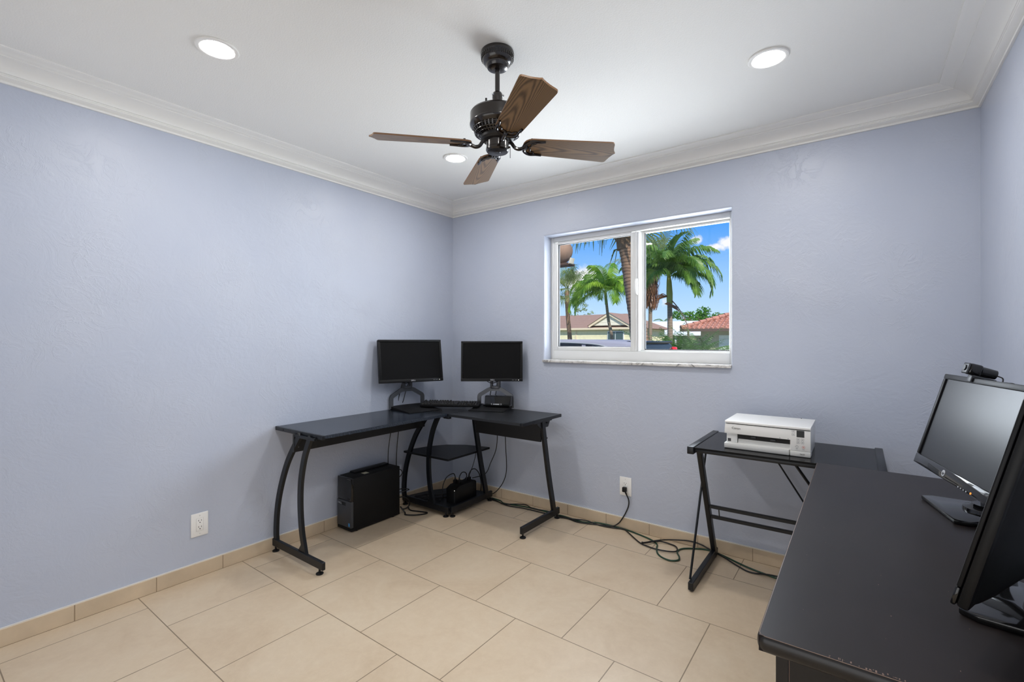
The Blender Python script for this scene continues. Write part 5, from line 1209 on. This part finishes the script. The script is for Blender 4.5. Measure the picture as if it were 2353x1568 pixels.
# --- long low building with a white roof
def white_house():
    t = thing('house', 'long low house with bright white metal roof and carport behind the palms', 'house', (-12, 43, GR), 'houses across the street')
    white = mat('white_metal_roof', srgb(236, 238, 240), rough=0.5)
    r = MB(); r.prism([(38.5, 1.81), (38.5, 1.67), (47.6, 1.67), (47.6, 1.81), (43.5, 3.13)], -18.4, -6.3, 'x'); r.build('roof', white, t, smooth=0)
    MB().box(-15.0, -6.8, 40.4, 47.0, GR, 1.73).build('wall', mat('grey_green_wall', srgb(158, 164, 156), rough=0.8), t, smooth=0)
    for x in (-17.8, -15.4, -12.9, -10.2): MB().box(x, x+0.14, 38.8, 38.94, GR, 1.67).build('carport_post', white, t, smooth=0)
    MB().box(-13.9, -12.0, 40.34, 40.42, 0.4, 1.42).build('window', mat('grey_house_glass', srgb(92, 104, 112), rough=0.2), t, smooth=0)
white_house()

# --- garage with a barrel tile roof
def garage():
    t = thing('garage', 'grey-green garage with a barrel tile roof and white garage door', 'garage', (-3.0, 24, GR), 'houses across the street')
    wall = mat('grey_green_stucco', srgb(178, 174, 152), rough=0.9, vary=(2.0, 0.12))
    y0 = 22.98; s = 1.3
    MB().box(-3.98, 3.5, y0+0.35, y0+7, GR, 1.86).build('wall', wall, t, smooth=0)
    tile = mat('clay_barrel_tile', srgb(176, 122, 104), rough=0.75, vary=(5.0, 0.35))
    r = MB()                                                  # rows of round clay tiles running up the slope
    ex, rz = -4.85, 1.86
    n = 34; run = 3.6; rise = 1.35
    for k in range(n):
        x = ex+0.12+k*0.235
        ln = min(1.0, (k+0.5)*0.235/3.6)
        for j in range(int(12*ln)+1):
            a = j/12*1.0; b = min((j+1.15)/12, ln+0.06)
            p = Vector((x, y0-0.25+run*a, rz+rise*a+0.02)); q = Vector((x, y0-0.25+run*b, rz+rise*b-0.01))
            r.cyl(p, q, 0.085, 0.07, 8)
    r.build('tile_courses', tile, t, smooth=60)
    m = MB(); hx = ex+3.6
    m.face([(ex, y0-0.25, rz), (3.9, y0-0.25, rz), (3.9, y0-0.25+run, rz+rise), (hx, y0-0.25+run, rz+rise)]); m.face([(ex, y0-0.25, rz), (hx, y0-0.25+run, rz+rise), (ex, y0-0.25+2*run, rz)])
    m.build('roof_deck', tile, t, smooth=0)
    h = MB()
    for j in range(14):
        a, b = j/14, (j+1.2)/14
        h.cyl((ex+3.6*a, y0-0.25+run*a, rz+rise*a+0.09), (ex+3.6*b, y0-0.25+run*b, rz+rise*b+0.06), 0.13, 0.10, 8)
    h.build('hip_tiles', tile, t, smooth=60)
    br = mat('brown_gutter', srgb(92, 74, 64), rough=0.6)
    MB().box(ex-0.02, 3.9, y0-0.36, y0-0.22, rz-0.13, rz+0.01).build('gutter', br, t, smooth=0)
    MB().tube(smooth_path([(-4.45, y0-0.29, rz-0.1), (-4.43, y0-0.28, 1.45), (-4.2, y0-0.1, 1.32), (-3.9, y0+0.3, 1.22), (-3.9, y0+0.3, GR)]), 0.045).build('downspout', br, t)
    MB().box(ex, 3.9, y0-0.2, y0+0.4, rz-0.10, rz-0.06).build('soffit', wall, t, smooth=0)
    dm = band_material('garage_door_panels', srgb(222, 228, 226), srgb(186, 194, 194), 2, 0.27, 0.93, 0.6)
    MB().box(-3.05, 1.9, y0+0.30, y0+0.36, GR, 1.53).build('garage_door', dm, t, smooth=0)
garage()

# --- our own roof corner just outside
def own_roof():
    t = thing('roof_overhang', 'weathered beige barrel roof tile jutting into the upper left corner of the window', 'roof', (-0.8, 1.3, GR))
    clay = mat('weathered_beige_tile', srgb(142, 114, 94), rough=0.8, vary=(9.0, 0.18)); dark = mat('dark_tile_underside', srgb(74, 56, 46), rough=0.9, vary=(14.0, 0.4))  # dark brown for the eave and the strip under the tile
    MB().box(-3.2, -0.45, 0.25, 1.45, GR, 2.05).build('wall', mat('own_stucco', srgb(190, 188, 180), rough=0.9), t, smooth=0)
    m = MB(); m.prism([(-3.4, 2.05), (0.12, 2.05), (0.12, 2.11), (-3.4, 2.9)], 0.3, 1.60, 'y'); m.build('eave', dark, t, smooth=0)
    R = 0.122; a = MB(); d = Vector((0.90, 0, -0.40)).normalized(); q0 = Vector((-2.6, 1.58, 3.42)); 
    end = Vector((0.225, 1.58, 2.245))
    q = (-d).to_track_quat('Z', 'Y').to_matrix().to_4x4(); q.translation = end
    a.lathe([(0.02, -0.055), (0.06, -0.050), (0.095, -0.03), (0.116, -0.004), (0.122, 0.03), (0.124, 0.4), (0.13, 0.8), (0.13, 2.6)], n=36, M=q); a.build('barrel_tile', clay, t, smooth=50)
    c = MB(); q2 = q.copy(); c.lathe([(0.125, 0.0), (0.128, 0.01), (0.128, 0.05), (0.125, 0.06)], n=30, M=q2, cap=False); 
    b = MB(); b.box(0.06, 0.30, 1.52, 1.66, 2.105, 2.135, 0.008); b.build('mortar_bed', dark, t)
    c.bm.free()
    w = MB(); w.prism([(0.285, 2.118), (0.318, 2.185), (0.332, 2.18), (0.318, 2.122)], 1.52, 1.60, 'y', 0.004); w.build('mortar_patch', mat('pale_mortar', srgb(206, 198, 178), rough=0.9), t)
own_roof()

# --- silver car in the driveway
def car():
    x1 = 0.43; y0, y1 = 3.17, 5.07; yc = (y0+y1)/2
    t = thing('car', 'silver sport utility car parked outside, only its roof and rear window above the sill', 'car', (-1.8, yc, GR), None)
    paint = mat('silver_lilac_paint', srgb(150, 150, 164), rough=0.55, spec=0.2); glass = mat('tinted_car_glass', srgb(26, 28, 34), rough=0.1, spec=0.25); blk = mat('black_trim', srgb(20, 20, 22), rough=0.3)
    chrome = MT['silver']
    G = GR
    def hw(z): return 0.95 if z < 0.62 else 0.95-0.26*((z-0.62)/0.66)**1.1
    side = [(x1-4.6, G+0.35), (x1-4.62, G+0.75), (x1-4.45, G+0.98), (x1-3.45, G+1.10), (x1-2.75, 1.14), (x1-2.30, 1.245), (x1-1.6, 1.288), (x1-0.9, 1.286), (x1-0.35, 1.262), (x1-0.10, 1.235), (x1-0.06, 1.20), (x1+0.02, 0.80), (x1+0.05, 0.55), (x1+0.06, G+0.35)]
    m = MB(); b = m.bm; L = [[b.verts.new((x, yc+s*hw(z), z)) for x, z in side] for s in (-1, 1)]
    n = len(side)
    for k in range(n): b.faces.new((L[0][k], L[0][(k+1) % n], L[1][(k+1) % n], L[1][k]))
    b.faces.new(L[0]); b.faces.new(L[1][::-1]); bmesh.ops.recalc_face_normals(b, faces=b.faces)
    bmesh.ops.bevel(b, geom=[e for e in b.edges if abs(e.verts[0].co.y-e.verts[1].co.y) < 0.35], offset=0.05, segments=3, affect='EDGES', profile=0.5)
    m.build('body', paint, t, smooth=40)
    for s in (-1, 1):
        for (pts) in ([(x1-3.0, 0.80), (x1-2.30, 1.185), (x1-1.72, 1.225), (x1-1.74, 0.80)], [(x1-1.66, 0.80), (x1-1.64, 1.228), (x1-0.98, 1.215), (x1-0.82, 0.80)], [(x1-0.76, 0.82), (x1-0.90, 1.208), (x1-0.55, 1.17), (x1-0.38, 0.86)]):
            w = MB(); lo = [w.bm.verts.new((x, yc+s*(hw(z)+0.004), z)) for x, z in pts]; hi = [w.bm.verts.new((x, yc+s*(hw(z)-0.03), z)) for x, z in pts]
            k = len(pts); w.bm.faces.new(lo); w.bm.faces.new(hi[::-1])
            for i in range(k): w.bm.faces.new((lo[i], lo[(i+1) % k], hi[(i+1) % k], hi[i]))
            bmesh.ops.recalc_face_normals(w.bm, faces=w.bm.faces); w.build('side_window', glass, t, smooth=0)
        tr = MB(); tr.tube(smooth_path([(x, yc+s*(hw(z)+0.008), z) for x, z in ((x1-2.95, 0.86), (x1-2.30, 1.20), (x1-1.7, 1.240), (x1-1.0, 1.230), (x1-0.60, 1.19), (x1-0.34, 1.08), (x1-0.25, 0.9))], 5), 0.010, 6); tr.build('window_trim', chrome, t)
        lt = MB(); lt.box(x1-0.13, x1+0.015, yc+s*0.735-0.055, yc+s*0.735+0.055, 0.82, 1.165, 0.02); lt.build('tail_light', mat('red_tail_light', srgb(226, 48, 56), rough=0.2), t)
        for x in (x1-0.95, x1-3.65):
            w = MB(); w.cyl((x, yc+s*0.90, G+0.345), (x, yc+s*0.68, G+0.345), 0.345, n=28); wo = w.build('wheel', blk, t); MB().cyl((x, yc+s*0.905, G+0.345), (x, yc+s*0.86, G+0.345), 0.22, n=20).build('rim', chrome, wo)
    r = MB(); r.face([(x1-0.052, yc-0.66, 1.205), (x1-0.052, yc+0.66, 1.205), (x1+0.022, yc+0.76, 0.86), (x1+0.022, yc-0.76, 0.86)]); r.face([(x1-0.09, yc-0.66, 1.205), (x1-0.02, yc-0.76, 0.86), (x1-0.02, yc+0.76, 0.86), (x1-0.09, yc+0.66, 1.205)]); r.build('rear_window', glass, t, smooth=0)
    s_ = MB(); s_.box(x1-0.30, x1-0.015, yc-0.62, yc+0.62, 1.222, 1.262, 0.015); s_.build('spoiler', blk, t)
    f = MB(); f.face([(x1-3.40, yc-0.72, 0.80), (x1-3.40, yc+0.72, 0.80), (x1-2.34, yc+0.64, 1.25), (x1-2.34, yc-0.64, 1.25)]); f.face([(x1-3.40, yc-0.72, 0.77), (x1-2.34, yc-0.64, 1.22), (x1-2.34, yc+0.64, 1.22), (x1-3.40, yc+0.72, 0.77)]); f.build('windshield', glass, t, smooth=0)
    bp = MB(); bp.box(x1-0.02, x1+0.10, yc-0.88, yc+0.88, G+0.32, G+0.62, 0.03); bp.box(x1-4.70, x1-4.55, yc-0.88, yc+0.88, G+0.30, G+0.65, 0.03); bp.split('bumper', blk, t)
car()
